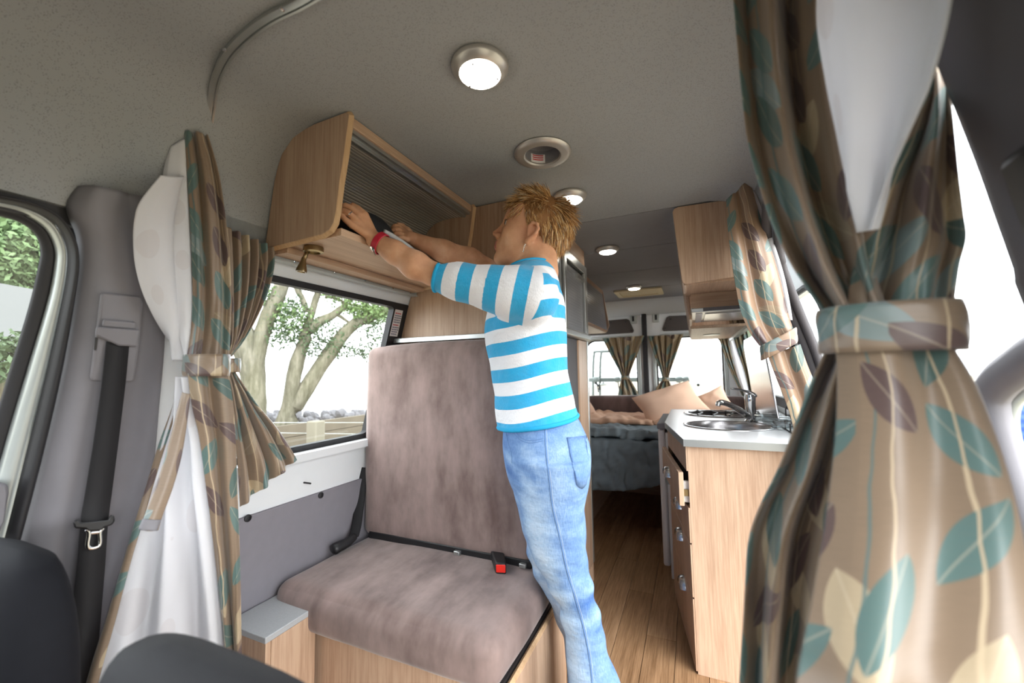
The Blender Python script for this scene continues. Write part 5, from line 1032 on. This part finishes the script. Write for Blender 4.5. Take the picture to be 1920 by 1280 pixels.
# head frame
hy = math.radians(21); HF = np.array([-math.cos(hy), -math.sin(hy), .34]); HF /= np.linalg.norm(HF); HL = np.cross([0, 0, 1], HF); HL /= np.linalg.norm(HL); HU = np.cross(HF, HL)
HO = np.array(at_y(997, 437, PY + .02 - .076)) - HL * .076
def H(x, y, z): return HO + HF * x + HL * y + HU * z
HM = np.array([HF, HL, HU])
body = SDF((-1.00, .74, .92), (-.18, 1.46, 1.80), .0031)
body.stack([[r[0], r[1], r[2], r[3] - (.014 if i_ < 9 else .034), r[4] - (.016 if i_ < 9 else .04)] for i_, r in enumerate(rows_t)], AX, .02)
NB = np.array(at_y(1003, 508, PY)); body.cone(H(-.022, 0, -.01), NB, .052, .062, .03); body.cone(H(-.03, 0, .0), NB + np.array([.015, 0, 0]), .045, .055, .03)
body.ell(H(.006, 0, .052), (.096, .073, .086), .02, HM); body.ell(H(.05, 0, .065), (.050, .060, .055), .03, HM); body.ell(H(.043, 0, -.008), (.056, .060, .080), .03, HM)
body.ell(H(.040, 0, -.052), (.052, .052, .040), .025, HM); body.ell(H(.083, 0, -.086), (.017, .022, .018), .022, HM); body.cone(H(.0, .05, -.03), H(.075, .018, -.085), .016, .013, .025); body.cone(H(.0, -.05, -.03), H(.075, -.018, -.085), .016, .013, .025)
body.cone(H(.090, -.032, .044), H(.090, .032, .044), .010, .010, .014); body.cone(H(.097, 0, .036), H(.117, 0, -.006), .0075, .0095, .012); body.ell(H(.1205, 0, -.011), (.0098, .0092, .0088), .008, HM)
for s in (1, -1):
    body.ell(H(.109, .013 * s, -.017), (.010, .008, .0085), .007, HM); body.ell(H(.066, .042 * s, -.010), (.026, .020, .026), .02, HM)
    body.ell(H(.104, .034 * s, .026), (.018, .017, .013), .012, HM, 'sub'); body.ell(H(.080, .033 * s, .024), (.0160, .016, .0140), .006, HM)
body.ell(H(.082, 0, -.045), (.024, .033, .030), .016, HM); body.cone(H(.1035, -.014, -.042), H(.1035, .014, -.042), .0065, .0065, .008); body.cone(H(.1015, -.013, -.0545), H(.1015, .013, -.0545), .007, .007, .008)
body.cone(H(.112, -.022, -.048), H(.112, .022, -.048), .0022, .0022, .004, 'sub'); body.ell(H(.099, 0, -.070), (.008, .016, .007), .008, HM, 'sub')
for s in (1, -1):                                                   # ears
    E0 = [(.010, .070, -.028), (.004, .078, -.022), (-.012, .086, -.002), (-.016, .089, .016), (-.008, .088, .029), (.006, .082, .030), (.014, .076, .020), (.014, .072, .006)]
    body.ell(H(-.002, .074 * s, .002), (.018, .007, .028), .008, HM); body.chain([H(x, y * s, z) for x, y, z in E0], [.006, .0055, .005, .0048, .0048, .0045, .0042, .004], .004); body.ell(H(.005, .083 * s, .004), (.008, .006, .013), .004, HM, 'sub'); body.ell(H(.006, .074 * s, -.030), (.007, .005, .008), .006, HM)
body.chain([np.array(p) for p in ARM_L], [r - (.010 if i < 5 else 0) for i, r in enumerate(ARR_L)], .02); body.chain([np.array(p) for p in ARM_R], [r - (.010 if i < 2 else 0) for i, r in enumerate(ARR_R)], .02)
def Yq(px, py, y): return np.array(at_y(px, py, y))
WL = Yq(703, 450, .862); WR = Yq(776, 449, 1.105)
LF = {'little': [(660, 422, .808), (648, 412, .797), (641, 405, .792), (637, 403, .790)], 'ring': [(667, 412, .820), (654, 400, .806), (644, 395, .800), (638, 398, .797)], 'middle': [(675, 405, .834), (659, 391, .821), (648, 386, .813), (640, 389, .810)], 'index': [(684, 403, .848), (671, 391, .840), (662, 386, .834), (655, 388, .832)]}
for i, (nm, P) in enumerate(LF.items()):
    q = [Yq(*p) for p in P]; r = (.0080, .0090, .0095, .0092)[i]; w0 = WL + (np.array(LD) * (.010 - .007 * i)) + np.array([0, 0, .002]); body.cone(w0, q[0], .0125, r + .0016, .007); body.chain(q, [r + .0016, r, r * .95, r * .84], .0018)
body.chain([WL + np.array([-.005, .014, -.004]), Yq(694, 432, .885), Yq(682, 424, .890), Yq(672, 420, .885)], [.014, .012, .0095, .0085], .006)
RF = [[(757, 434, 1.075), (748, 426, 1.058), (741, 424, 1.048), (737, 427, 1.042)], [(757, 438, 1.066), (747, 431, 1.048), (740, 430, 1.036), (736, 434, 1.032)], [(759, 443, 1.058), (749, 438, 1.040), (742, 438, 1.030), (739, 442, 1.028)], [(763, 448, 1.052), (754, 445, 1.036), (748, 446, 1.028), (745, 449, 1.026)]]
for i, P in enumerate(RF):
    q = [Yq(*p) for p in P]; r = (.0092, .0095, .0090, .0080)[i]; body.cone(WR + np.array([0, -.008 + .006 * i * -1, 0]), q[0], .013, r + .0025, .014); body.chain(q, [r + .0015, r, r * .93, r * .82], .0035)
body.chain([WR + np.array([-.004, .012, .004]), Yq(764, 432, 1.105), Yq(754, 424, 1.098), Yq(747, 421, 1.085)], [.013, .0115, .0095, .0085], .006)
Vb, Qb = body.mesh()
def headloc(V): d = V - HO; return d @ HF, d @ HL, d @ HU
hx, hyy, hz = headloc(Vb); isH = np.linalg.norm(Vb - HO, axis=1) < .2
lips = ((hx > .092) & (np.abs(hyy) < .022) & (hz < -.036) & (hz > -.0625) & isH).astype(float)
flush = np.where(isH, np.exp(-((hx - .118) ** 2 + hyy ** 2 + (hz + .012) ** 2) / .0004) + .9 * np.exp(-((hx - .0) ** 2 + (np.abs(hyy) - .085) ** 2 + (hz - .0) ** 2) / .0012), 0)
woman = sdf_obj('person', Vb, Qb, 'skin', None, (NB[0] + .06, PY, 0), {'lips': lips, 'flush': flush}, smooth=1)
tag(woman, 'person in a blue and white striped sweater and jeans reaching into the overhead cabinet', 'person')
# sweater
sw = SDF((-.90, .86, .90), (-.16, 1.46, 1.60), .0048)
sw.stack(rows_t, AX, .02, ripple=.0022); armL = [np.array(p) for p in ARM_L[:5]]; armR = [np.array(p) for p in ARM_R[:3]]
sw.chain(armL, [.072, .062, .054, .0465, .043], .035); sw.chain(armR, [.068, .055, .043], .035)
ca = armL[4] - armL[3]; ca /= np.linalg.norm(ca); cc = armL[4] - ca * .008; cb = armR[2] - armR[1]; cb /= np.linalg.norm(cb); cd = armR[2]
ax_ = [sw.lo[i] + sw.h * np.arange(sw.n[i], dtype=np.float32) for i in range(3)]; X_, Y2, Z_ = np.meshgrid(*ax_, indexing='ij', sparse=True)
for c, d, lim in ((cc, ca, .12), (cd, cb, .12)):
    dd_ = (X_ - c[0]) * d[0] + (Y2 - c[1]) * d[1] + (Z_ - c[2]) * d[2]; far = ((X_ - c[0]) ** 2 + (Y2 - c[1]) ** 2 + (Z_ - c[2]) ** 2) < lim ** 2; sw.D = np.where(far, np.maximum(sw.D, dd_), sw.D).astype(np.float32)
hem_c = np.array(at_y(1010, 792, PY)); hem_n = np.array([FD[0] * -.13, FD[1] * -.13, -1.0]); hem_n /= np.linalg.norm(hem_n); sw.cut(hem_c, hem_n)
nk_c = NB + np.array([0, 0, .012]); nk_n = np.array([-FD[0] * -.25, 0, 1.]); nk_n /= np.linalg.norm(nk_n); sw.cut(nk_c + np.array([0, 0, .004]), nk_n)
Vs, Qs = sw.mesh()
def seg_par(V, P):
    best = np.full(len(V), 9.); par = np.zeros(len(V)); acc = 0; cum = [0]
    for i in range(len(P) - 1): cum.append(cum[-1] + np.linalg.norm(P[i + 1] - P[i]))
    for i in range(len(P) - 1):
        ab = P[i + 1] - P[i]; t = np.clip(((V - P[i]) @ ab) / (ab @ ab), -3 if i == 0 else 0, 1.3 if i == len(P) - 2 else 1); d = np.linalg.norm(V - P[i] - t[:, None] * ab, axis=1); m_ = d < best; best[m_] = d[m_]; par[m_] = (cum[i] + t * (cum[i + 1] - cum[i]))[m_]
    return best, cum[-1] - par, cum[-1]
PER = .077
u_ = (Vs - hem_c) @ FD; st_t = ((Vs[:, 2] - hem_c[2]) + .16 * u_ + .004 * np.sin(u_ * 25)) / PER + .12
tor_out = np.abs((Vs - np.array([np.interp(Vs[:, 2], [r[0] for r in rows_t[::-1]], [r[1] for r in rows_t[::-1]]), np.full(len(Vs), PY), Vs[:, 2]]).T) @ LD)
sleeve_s = np.zeros(len(Vs)); seam_d = np.full(len(Vs), -1.)
for P, side in ((armL, 1), (armR, -1)):
    best, par, tot = seg_par(Vs, P); lat = ((Vs - np.array([NB[0], PY, 0])) @ LD) * side; fw_ = (Vs - NB) @ FD
    msk = np.minimum(np.minimum(.084 - best, tot - .012 + .35 * (lat - .14) - par), lat - .02); m_ = msk > seam_d; sleeve_s[m_] = (par / PER + .02)[m_]; seam_d = np.maximum(seam_d, msk)
swt = sdf_obj('sweater', Vs, Qs, 'knit', woman, None, {'stripe': st_t, 'sleeve': sleeve_s, 'seam': seam_d}, smooth=2); swt['label'] = 'blue and white striped knit sweater with three-quarter sleeves'
def ring_on(c, n_, ra, sdf, r, mat, name, parent, flat=1., N_=40, off=.0):
    """a rib following a cut edge: found by marching in towards the axis"""
    n_ = np.array(n_) / np.linalg.norm(n_); a = np.cross(n_, [0, 0, 1.] if abs(n_[2]) < .9 else [1., 0, 0]); a /= np.linalg.norm(a); b_ = np.cross(n_, a); P = []
    for q in np.linspace(0, 2 * math.pi, N_ + 1)[:-1]:
        d = a * math.cos(q) + b_ * math.sin(q); h_ = sdf.hit(np.array(c) + d * ra, -d, ra); P.append(h_ + Vector(d) * off if h_ is not None else Vector(np.array(c) + d * .04))
    P.append(P[0]); P.append(P[1]); return B().tube([tuple(p) for p in P], r, 8, cap=False).build(name, mat, parent, smooth=True)
ring_on(hem_c - hem_n * .006, hem_n, .24, sw, .0065, 'rib', 'hem_rib', swt, off=-.002); ring_on(cc - ca * .004, ca, .09, sw, .005, 'rib', 'cuff_rib', swt); ring_on(nk_c - nk_n * .006, nk_n, .13, sw, .006, 'rib', 'collar_rib', swt, off=-.001)
# jeans
jn = SDF((-.72, .92, .0), (-.05, 1.46, 1.12), .0052)
HIP = [(745, 952, 1072, .134), (775, 951, 1080, .138), (798, 949, 1091, .155), (830, 948, 1105, .174), (860, 951, 1108, .178), (890, 957, 1105, .172), (915, 966, 1098, .150)]
jn.stack([prow(*q) for q in HIP], AX, .03)
def leg(rows, yp): return [(lambda a, c: [((a + c) / 2).z, ((a + c) / 2).x, yp, (a - c).length / 2 * .97, (a - c).length / 2 * (.97 if y < 1000 else .92)])(at_y(xl, y, yp), at_y(xr, y, yp)) for y, xl, xr in rows]
LL = [(860, 975, 1106), (905, 976, 1102), (950, 979, 1096), (1000, 987, 1098), (1050, 1005, 1101), (1090, 1025, 1110), (1128, 1046, 1118), (1160, 1054, 1128), (1204, 1062, 1135), (1240, 1065, 1146), (1280, 1067, 1163), (1340, 1070, 1185), (1400, 1072, 1200), (1440, 1072, 1206)]
RL = [(860, 958, 1075), (905, 964, 1076), (950, 973, 1080), (1000, 985, 1082), (1050, 995, 1084), (1090, 1011, 1092), (1128, 1033, 1106), (1162, 1044, 1116), (1202, 1059, 1128), (1280, 1066, 1150), (1340, 1068, 1164), (1370, 1068, 1168)]
jn.stack(leg(LL, 1.105), AX, .025, ripple=.0016); jn.stack(leg(RL, 1.275), AX, .02, ripple=.0016)
wc_ = np.array(at_y(1010, 772, PY)); wn_ = np.array([FD[0] * .04, FD[1] * .04, 1.]); wn_ /= np.linalg.norm(wn_); jn.cut(wc_ + np.array([0, 0, .03]), wn_)
Vj, Qj = jn.mesh()
legc = lambda z, rows, yp: np.interp(z, [r[0] for r in sorted(leg(rows, yp))], [r[1] for r in sorted(leg(rows, yp))])
cx_ = np.where(Vj[:, 1] < PY, legc(Vj[:, 2], LL, 1.105), legc(Vj[:, 2], RL, 1.275)); fr_ = ((Vj[:, 0] - cx_) * FD[0]) / .07
fade = np.exp(-((fr_ - .35) / .55) ** 2) * np.clip((Vj[:, 2] - .1) / .3, 0, 1) * np.clip((.95 - Vj[:, 2]) / .2, 0, 1) + .35 * np.sin(Vj[:, 2] * 95 + fr_ * 2) * np.exp(-((Vj[:, 2] - .52) / .07) ** 2) + .3 * np.sin(Vj[:, 2] * 80 - fr_ * 4) * np.exp(-((Vj[:, 2] - .86) / .05) ** 2) * (fr_ > .2)
fade += .45 * np.exp(-((fr_ + .6) / .5) ** 2) * np.exp(-((Vj[:, 2] - .85) / .12) ** 2)
Vj = Vj + (FD[None, :] * (.004 * np.sin(Vj[:, 2] * 95 + Vj[:, 1] * 30)[:, None] * np.exp(-((Vj[:, 2] - .52) / .09) ** 2)[:, None]))
je = sdf_obj('jeans', Vj, Qj, 'denim', woman, None, {'fade': fade}, smooth=2); je['label'] = 'light washed blue jeans with a flared hem'
def on_j(px, py, off=.0006): h_ = jn.hit(CAM, ray(px, py), 2.0); return h_ + (Vector(CAM) - h_).normalized() * off if h_ is not None else None
def jline(name, pts, r, mat, n_=40):
    P = [on_j(*p) for p in spline(pts, n_)]; P = [p for p in P if p is not None and p.y < 1.32]; P2 = [tuple(p) for p in P]
    return B().tube(P2, r, 6).build(name, mat, je, smooth=True)
# surface distance is measured on the true camera-side of the leg, so seams lie on the cloth
jn_hit = jn.hit
def hit2(p, d, dist=2.0): 
    p = np.array(p, float); d = np.array(d, float); d /= np.linalg.norm(d); T_ = np.linspace(.7, dist, 1500); q = p + T_[:, None] * d; ins = ((q > jn.lo + .01) & (q < jn.lo + (jn.n - 2) * jn.h)).all(1); v = np.where(ins, jn.at(q), 1.); j = np.argmax(v < 0)
    return Vector(q[j]) if v[j] < 0 else None
jn.hit = hit2
jline('side_seam', [(1021, 795), (1024, 850), (1030, 900), (1036, 950), (1050, 1010), (1063, 1070), (1078, 1120), (1091, 1165), (1103, 1220), (1110, 1275), (1114, 1330)], .0016, 'seam'); jline('side_stitch', [(1024, 795), (1027, 850), (1033, 900), (1039, 950), (1053, 1010), (1066, 1070), (1081, 1120), (1094, 1165), (1106, 1220), (1113, 1275)], .0008, 'thread')
for q in ([(959, 798), (966, 815), (978, 826), (995, 830), (1019, 826)], [(962, 797), (969, 812), (980, 822), (996, 826), (1019, 822)]): jline('pocket_seam', q, .0012, 'seam', 24)
pk = [(1063, 820), (1085, 818), (1104, 816)], [(1066, 835), (1086, 834), (1106, 832)], [(1071, 860), (1088, 862), (1105, 862)], [(1077, 885), (1090, 890), (1103, 888)], [(1081, 908), (1091, 916), (1099, 908)]
Vp = []
for row in pk:
    rs = spline(row, 7)
    for p in rs:
        h_ = on_j(*p, .0025)
        if h_ is None: h_ = on_j(p[0] - 8, p[1], .0025)
        Vp.append(tuple(h_) if h_ is not None else Vp[-1])
o = B().add(Vp, [(i * 7 + j, i * 7 + j + 1, (i + 1) * 7 + j + 1, (i + 1) * 7 + j) for i in range(4) for j in range(6)]).build('back_pocket', 'denim', je, smooth=True); s_ = o.modifiers.new('thick', 'SOLIDIFY'); s_.thickness = .003; s_.offset = 0
jline('pocket_stitch', [(1063, 820), (1066, 835), (1071, 860), (1077, 885), (1081, 908)], .0011, 'seam', 24); jline('pocket_stitch', [(1063, 821), (1080, 819), (1100, 817)], .0011, 'seam', 16); jline('waist_seam', [(1022, 794), (1045, 792), (1070, 789), (1092, 786)], .0012, 'seam', 24); jline('fly_seam', [(948, 805), (953, 830), (959, 850), (960, 868)], .0012, 'seam', 16); jline('belt_loop', [(1052, 772), (1053, 782), (1055, 794)], .004, 'denim', 12)
# shoes
for rows, yp, d in ((LL, 1.105, 0), (RL, 1.275, 0)):
    lr = sorted(leg(rows, yp)); c = np.array([lr[0][1], yp, 0]); sh_ = SDF((-.62, yp - .12, -.002), (-.02, yp + .12, .16), .006); sh_.cone(c + [.03, 0, .045] , c + FD * .15 + [0, 0, .032], .042, .034, .02); sh_.cone(c + [.01, 0, .05], c + [.01, 0, .12], .042, .045, .02); sh_.cut((0, 0, .002), (0, 0, -1.)); Vq, Qq = sh_.mesh(); sdf_obj('shoe', Vq, Qq, 'shoe', woman)
# face details
def hpart(name, V, Fc, mat, smooth=True): return B().add([tuple(p) for p in V], Fc).build(name, mat, woman, smooth=smooth)
for s in (1, -1):
    ey = B().lathe(H(.0838, .033 * s, .0235), [(.0135 * math.sin(a), -.0135 * math.cos(a)) for a in np.linspace(.02, math.pi - .02, 14)], 20, HF + HL * .25 * s).build('eye', 'eye', woman, smooth=True)
    ax = HF + HL * .15 * s; ax /= np.linalg.norm(ax); c0 = H(.0838, .033 * s, .0225); B().lathe(c0, [(.0075, .0115), (.006, .0130), (.004, .0139), (.001, .0142)], 16, ax).build('iris', 'iris', ey, smooth=True)
    P = [H(.0972 - .018 * abs(t) ** 1.6, (.033 + .017 * t) * s, .0305 - .006 * t * t) for t in np.linspace(-1, 1, 12)]; B().tube([tuple(p) for p in P], [.0014 + .0018 * (1 - abs(t)) for t in np.linspace(-1, 1, 12)], 6).build('upper_lid_lashes', 'lash', woman, smooth=True)
    for t in np.linspace(-.8, .9, 9): pass
    P = [H(.101 - .016 * max(0, t) ** 1.3, (.014 + .042 * t) * s, .047 + .008 * math.sin(2.4 * t)) for t in np.linspace(0, 1, 12)]; B().tube([tuple(p) for p in P], [.0028 - .002 * t for t in np.linspace(0, 1, 12)], 6).build('eyebrow', 'brow', woman, smooth=True)
er = B()
for i in range(6): er.lathe(H(.008 + .001 * math.sin(i), .0795, -.040 - i * .0045), [(.001, -.0022), (.0022, 0), (.001, .0022)], 8)
er.build('earring', 'chrome', woman)
# hair: a dark cap and many tapered locks
SKc, SKr = (.006, 0, .052), (.096, .073, .086)
def hairy(x, y, z):
    """is this scalp point (head frame) under hair?"""
    front = z > .092 + .02 * (abs(y) / .06) * 0 if x > .055 else False
    if x > .055: return z > .090 - .3 * (abs(y) > .045) * (z > .05) * .1
    if x > .022: return z > .022 + (x - .022) * 1.9
    if x > -.02: return z > .026 and True
    return z > -.052 + max(0, (x + .03)) * 1.0
cap = SDF(HO - .17, HO + .20, .0042)
cap.ell(H(SKc[0] - .010, 0, SKc[2] + .010), (SKr[0] + .010, SKr[1] + .009, SKr[2] + .010), .01, HM); cap.ell(H(.044, 0, .076), (.052, .058, .050), .02, HM); cap.cone(H(-.05, 0, .0), H(-.048, 0, -.040), .048, .036, .02)
P3 = np.stack(np.meshgrid(*[cap.lo[i] + cap.h * np.arange(cap.n[i]) for i in range(3)], indexing='ij'), -1) - HO; px_, py_, pz_ = P3 @ HF, P3 @ HL, P3 @ HU
line = np.where(px_ > .055, .088, np.where(px_ > .022, .022 + (px_ - .022) * 2.0, np.where(px_ > -.02, .026, -.050 + np.maximum(0, px_ + .03)))); cap.D = np.maximum(cap.D, ((line - pz_) * .6)).astype(np.float32)
Vc, Qc = cap.mesh(); hr = sdf_obj('hair', Vc, Qc, 'haircap', woman, None, None, smooth=2); hr['label'] = 'short tousled blonde-brown hair, greyer at the nape'
V, Fc = [], []; r2 = np.random.default_rng(11); cnt_ = 0
while cnt_ < 7500:
    d = r2.normal(size=3); d /= np.linalg.norm(d); x, y, z = SKc[0] + SKr[0] * d[0], SKr[1] * d[1], SKc[2] + SKr[2] * d[2]
    if z < 0 and x < -.0: x, y, z = -.045 - .045 * abs(d[0]), .045 * d[1] / (abs(d[1]) + .3), -.05 + .05 * r2.random()
    if not hairy(x, y, z): continue
    cnt_ += 1; nrm = np.array([d[0] / SKr[0], d[1] / SKr[1], d[2] / SKr[2]]); nrm /= np.linalg.norm(nrm); top = np.clip((z - .085) / .045, 0, 1); nape = z < .0; back = np.clip((-x - .01) / .06, 0, 1) * (not nape)
    clump = noise.noise(Vector((x * 38, y * 38, z * 38))); clump2 = noise.noise(Vector((x * 38 + 9, y * 38, z * 38 - 5)))
    side = np.array([-.55, 0, -.85]); crest = np.array([.75 if x > -.02 else -.5, .25 * np.sign(y + .02), .25])
    if x > .045: side = np.array([.3, 0, -.8])
    flow = side * (1 - top) + crest * top + np.array([clump * .7, clump2 * .5, clump2 * .45]); flow -= nrm * flow.dot(nrm); flow /= np.linalg.norm(flow) + 1e-6
    jit = r2.normal(size=3) * (.10 + .12 * top); lift = .10 + .75 * top * (.6 + .6 * max(0, clump + .3)) + .30 * back
    L_ = (.034 + .014 * top + .012 * back) * r2.uniform(.7, 1.25) * (.55 if nape else 1.)
    if nape: lift = .06
    dr_ = nrm * lift + flow + jit; dr_ /= np.linalg.norm(dr_); bend = -nrm * (.30 - .1 * top) + flow * .5 + np.array([0, 0, -.15]); p = np.array([x, y, z]) + nrm * (.004 + .010 * top + .016 * back) * r2.uniform(.2, 1.) ; r0 = r2.uniform(.0010, .0020); pts = []
    for k in range(5):
        pts.append(p.copy()); p = p + dr_ * L_ / 4; dr_ = dr_ + bend * .16; dr_ /= np.linalg.norm(dr_)
    k0 = len(V); sd = np.cross(dr_, nrm); sd /= np.linalg.norm(sd) + 1e-6; up_ = np.cross(sd, dr_)
    for k, q in enumerate(pts):
        r_k = r0 * (1 - .85 * (k / 4) ** 1.5); w = HO + HF * q[0] + HL * q[1] + HU * q[2]
        for m3 in range(3):
            a = 2.094 * m3; o_ = (sd * math.cos(a) + up_ * math.sin(a)) * r_k; V.append(tuple(w + HF * o_[0] + HL * o_[1] + HU * o_[2]))
    for k in range(4):
        for m3 in range(3): Fc.append((k0 + k * 3 + m3, k0 + k * 3 + (m3 + 1) % 3, k0 + (k + 1) * 3 + (m3 + 1) % 3, k0 + (k + 1) * 3 + m3))
lk = B().add(V, Fc).build('hair_locks', 'hair', hr, smooth=True); lk['kind'] = 'stuff'
# red watch and ring
def wrap(c, n_, r1, r2_, width, mat, name, parent, up):
    n_ = np.array(n_) / np.linalg.norm(n_); a = np.array(up) - n_ * np.dot(up, n_); a /= np.linalg.norm(a); b_ = np.cross(n_, a); Rr = []
    for q in np.linspace(0, 2 * math.pi, 41):
        e = a * math.cos(q) * r1 + b_ * math.sin(q) * r2_; u = e / np.linalg.norm(e); Rr.append([tuple(np.array(c) + e * k + n_ * w) for k, w in ((1, -width / 2), (1.07, -width / 2.4), (1.07, width / 2.4), (1, width / 2), (.97, 0))])
    return B().rings(Rr, cap=False).build(name, mat, parent, smooth=math.radians(40))
wdir = np.array(ARM_L[6]) - np.array(ARM_L[7]); wdir /= np.linalg.norm(wdir); wcn = np.array(ARM_L[7]) + wdir * .018
wa = wrap(wcn, wdir, .0295, .0295, .019, 'redstrap', 'watch_strap', woman, (0, 0, 1)); tocam = np.array(CAM) - wcn; tocam /= np.linalg.norm(tocam); bd = tocam * .8 + np.array([-.5, 0, -.5]); bd -= wdir * bd.dot(wdir); bd /= np.linalg.norm(bd)
B().lathe(wcn + bd * .029, [(.001, .0), (.008, 0), (.008, .004), (.001, .005)], 16, bd).build('buckle', 'chrome', wa); B().tube([tuple(wcn + bd * .034 + wdir * .012 - np.array([0, 0, .01])), tuple(wcn + bd * .033 - wdir * .002 + np.array([0, 0, .004]))], .0018, 6).build('buckle_pin', 'chrome', wa)
rq = [Yq(*p) for p in LF['ring']]; wrap((rq[0] * .15 + rq[1] * .85), rq[1] - rq[0], .0098, .0098, .003, 'chrome', 'finger_ring', woman, (0, 0, 1))
# someone outside beyond the right-hand door, in a ribbed blue jacket
def bystander():
    c = np.array(at_x(1925, 850, 1.9)); px0, py0 = c[0], c[1]; g = -.55
    s = SDF((px0 - .35, py0 - .4, g), (px0 + .35, py0 + .4, g + 1.75), .014); s.cone((px0, py0 - .09, g + .05), (px0, py0 - .09, g + .85), .055, .085, .03); s.cone((px0, py0 + .09, g + .05), (px0, py0 + .09, g + .85), .055, .085, .03); s.cone((px0 - .05, py0 - .09, g + .04), (px0 + .06, py0 - .09, g + .03), .04, .035, .02); s.cone((px0 - .05, py0 + .09, g + .04), (px0 + .06, py0 + .09, g + .03), .04, .035, .02)
    s.ell((px0, py0, g + 1.15), (.12, .18, .34), .05); s.cone((px0, py0, g + 1.35), (px0, py0, g + 1.5), .05, .05, .03); s.ell((px0, py0, g + 1.60), (.095, .075, .115), .02); s.ell((px0 + .09, py0, g + 1.58), (.02, .015, .025), .02)
    for q in (-1, 1): s.chain([np.array([px0, py0 + .19 * q, g + 1.36]), np.array([px0, py0 + .24 * q, g + 1.08]), np.array([px0 + .08, py0 + .22 * q, g + .86]), np.array([px0 + .11, py0 + .21 * q, g + .78])], [.06, .045, .033, .03], .03)
    V, Q = s.mesh(); o = sdf_obj('person', V, Q, 'skin', None, (px0, py0, g), None, 2); tag(o, 'person outside the right-hand door in a ribbed bright blue jacket', 'person')
    j = SDF((px0 - .35, py0 - .42, g + .75), (px0 + .35, py0 + .42, g + 1.6), .014); j.ell((px0, py0, g + 1.14), (.145, .205, .36), .05)
    for q in (-1, 1): j.chain([np.array([px0, py0 + .19 * q, g + 1.36]), np.array([px0, py0 + .24 * q, g + 1.08]), np.array([px0 + .08, py0 + .22 * q, g + .88])], [.078, .062, .05], .03)
    ax = [j.lo[i] + j.h * np.arange(j.n[i], dtype=np.float32) for i in range(3)]; X, Y_, Z = np.meshgrid(*ax, indexing='ij', sparse=True); j.D = j.D + (.008 * np.sin(Z * 125)).astype(np.float32) + 0 * X + 0 * Y_
    V, Q = j.mesh(); M['jacket'] = plain('blue_jacket', '2f55d8', .6); sdf_obj('jacket', V, Q, 'jacket', o, None, None, 1)
    t = SDF((px0 - .35, py0 - .4, g), (px0 + .35, py0 + .4, g + .95), .014)
    for q in (-1, 1): t.cone((px0, py0 + .09 * q, g + .08), (px0, py0 + .09 * q, g + .86), .07, .10, .03)
    V, Q = t.mesh(); sdf_obj('trousers', V, Q, 'gpanel', o, None, None, 1)
    hcap = SDF((px0 - .2, py0 - .2, g + 1.5), (px0 + .2, py0 + .2, g + 1.8), .012); hcap.ell((px0 - .01, py0, g + 1.63), (.10, .082, .105), .02); hcap.cut((px0 + .03, py0, g + 1.60), (.75, 0, -.65)); V, Q = hcap.mesh(); sdf_obj('hair', V, Q, 'haircap', o, None, None, 1)
bystander()
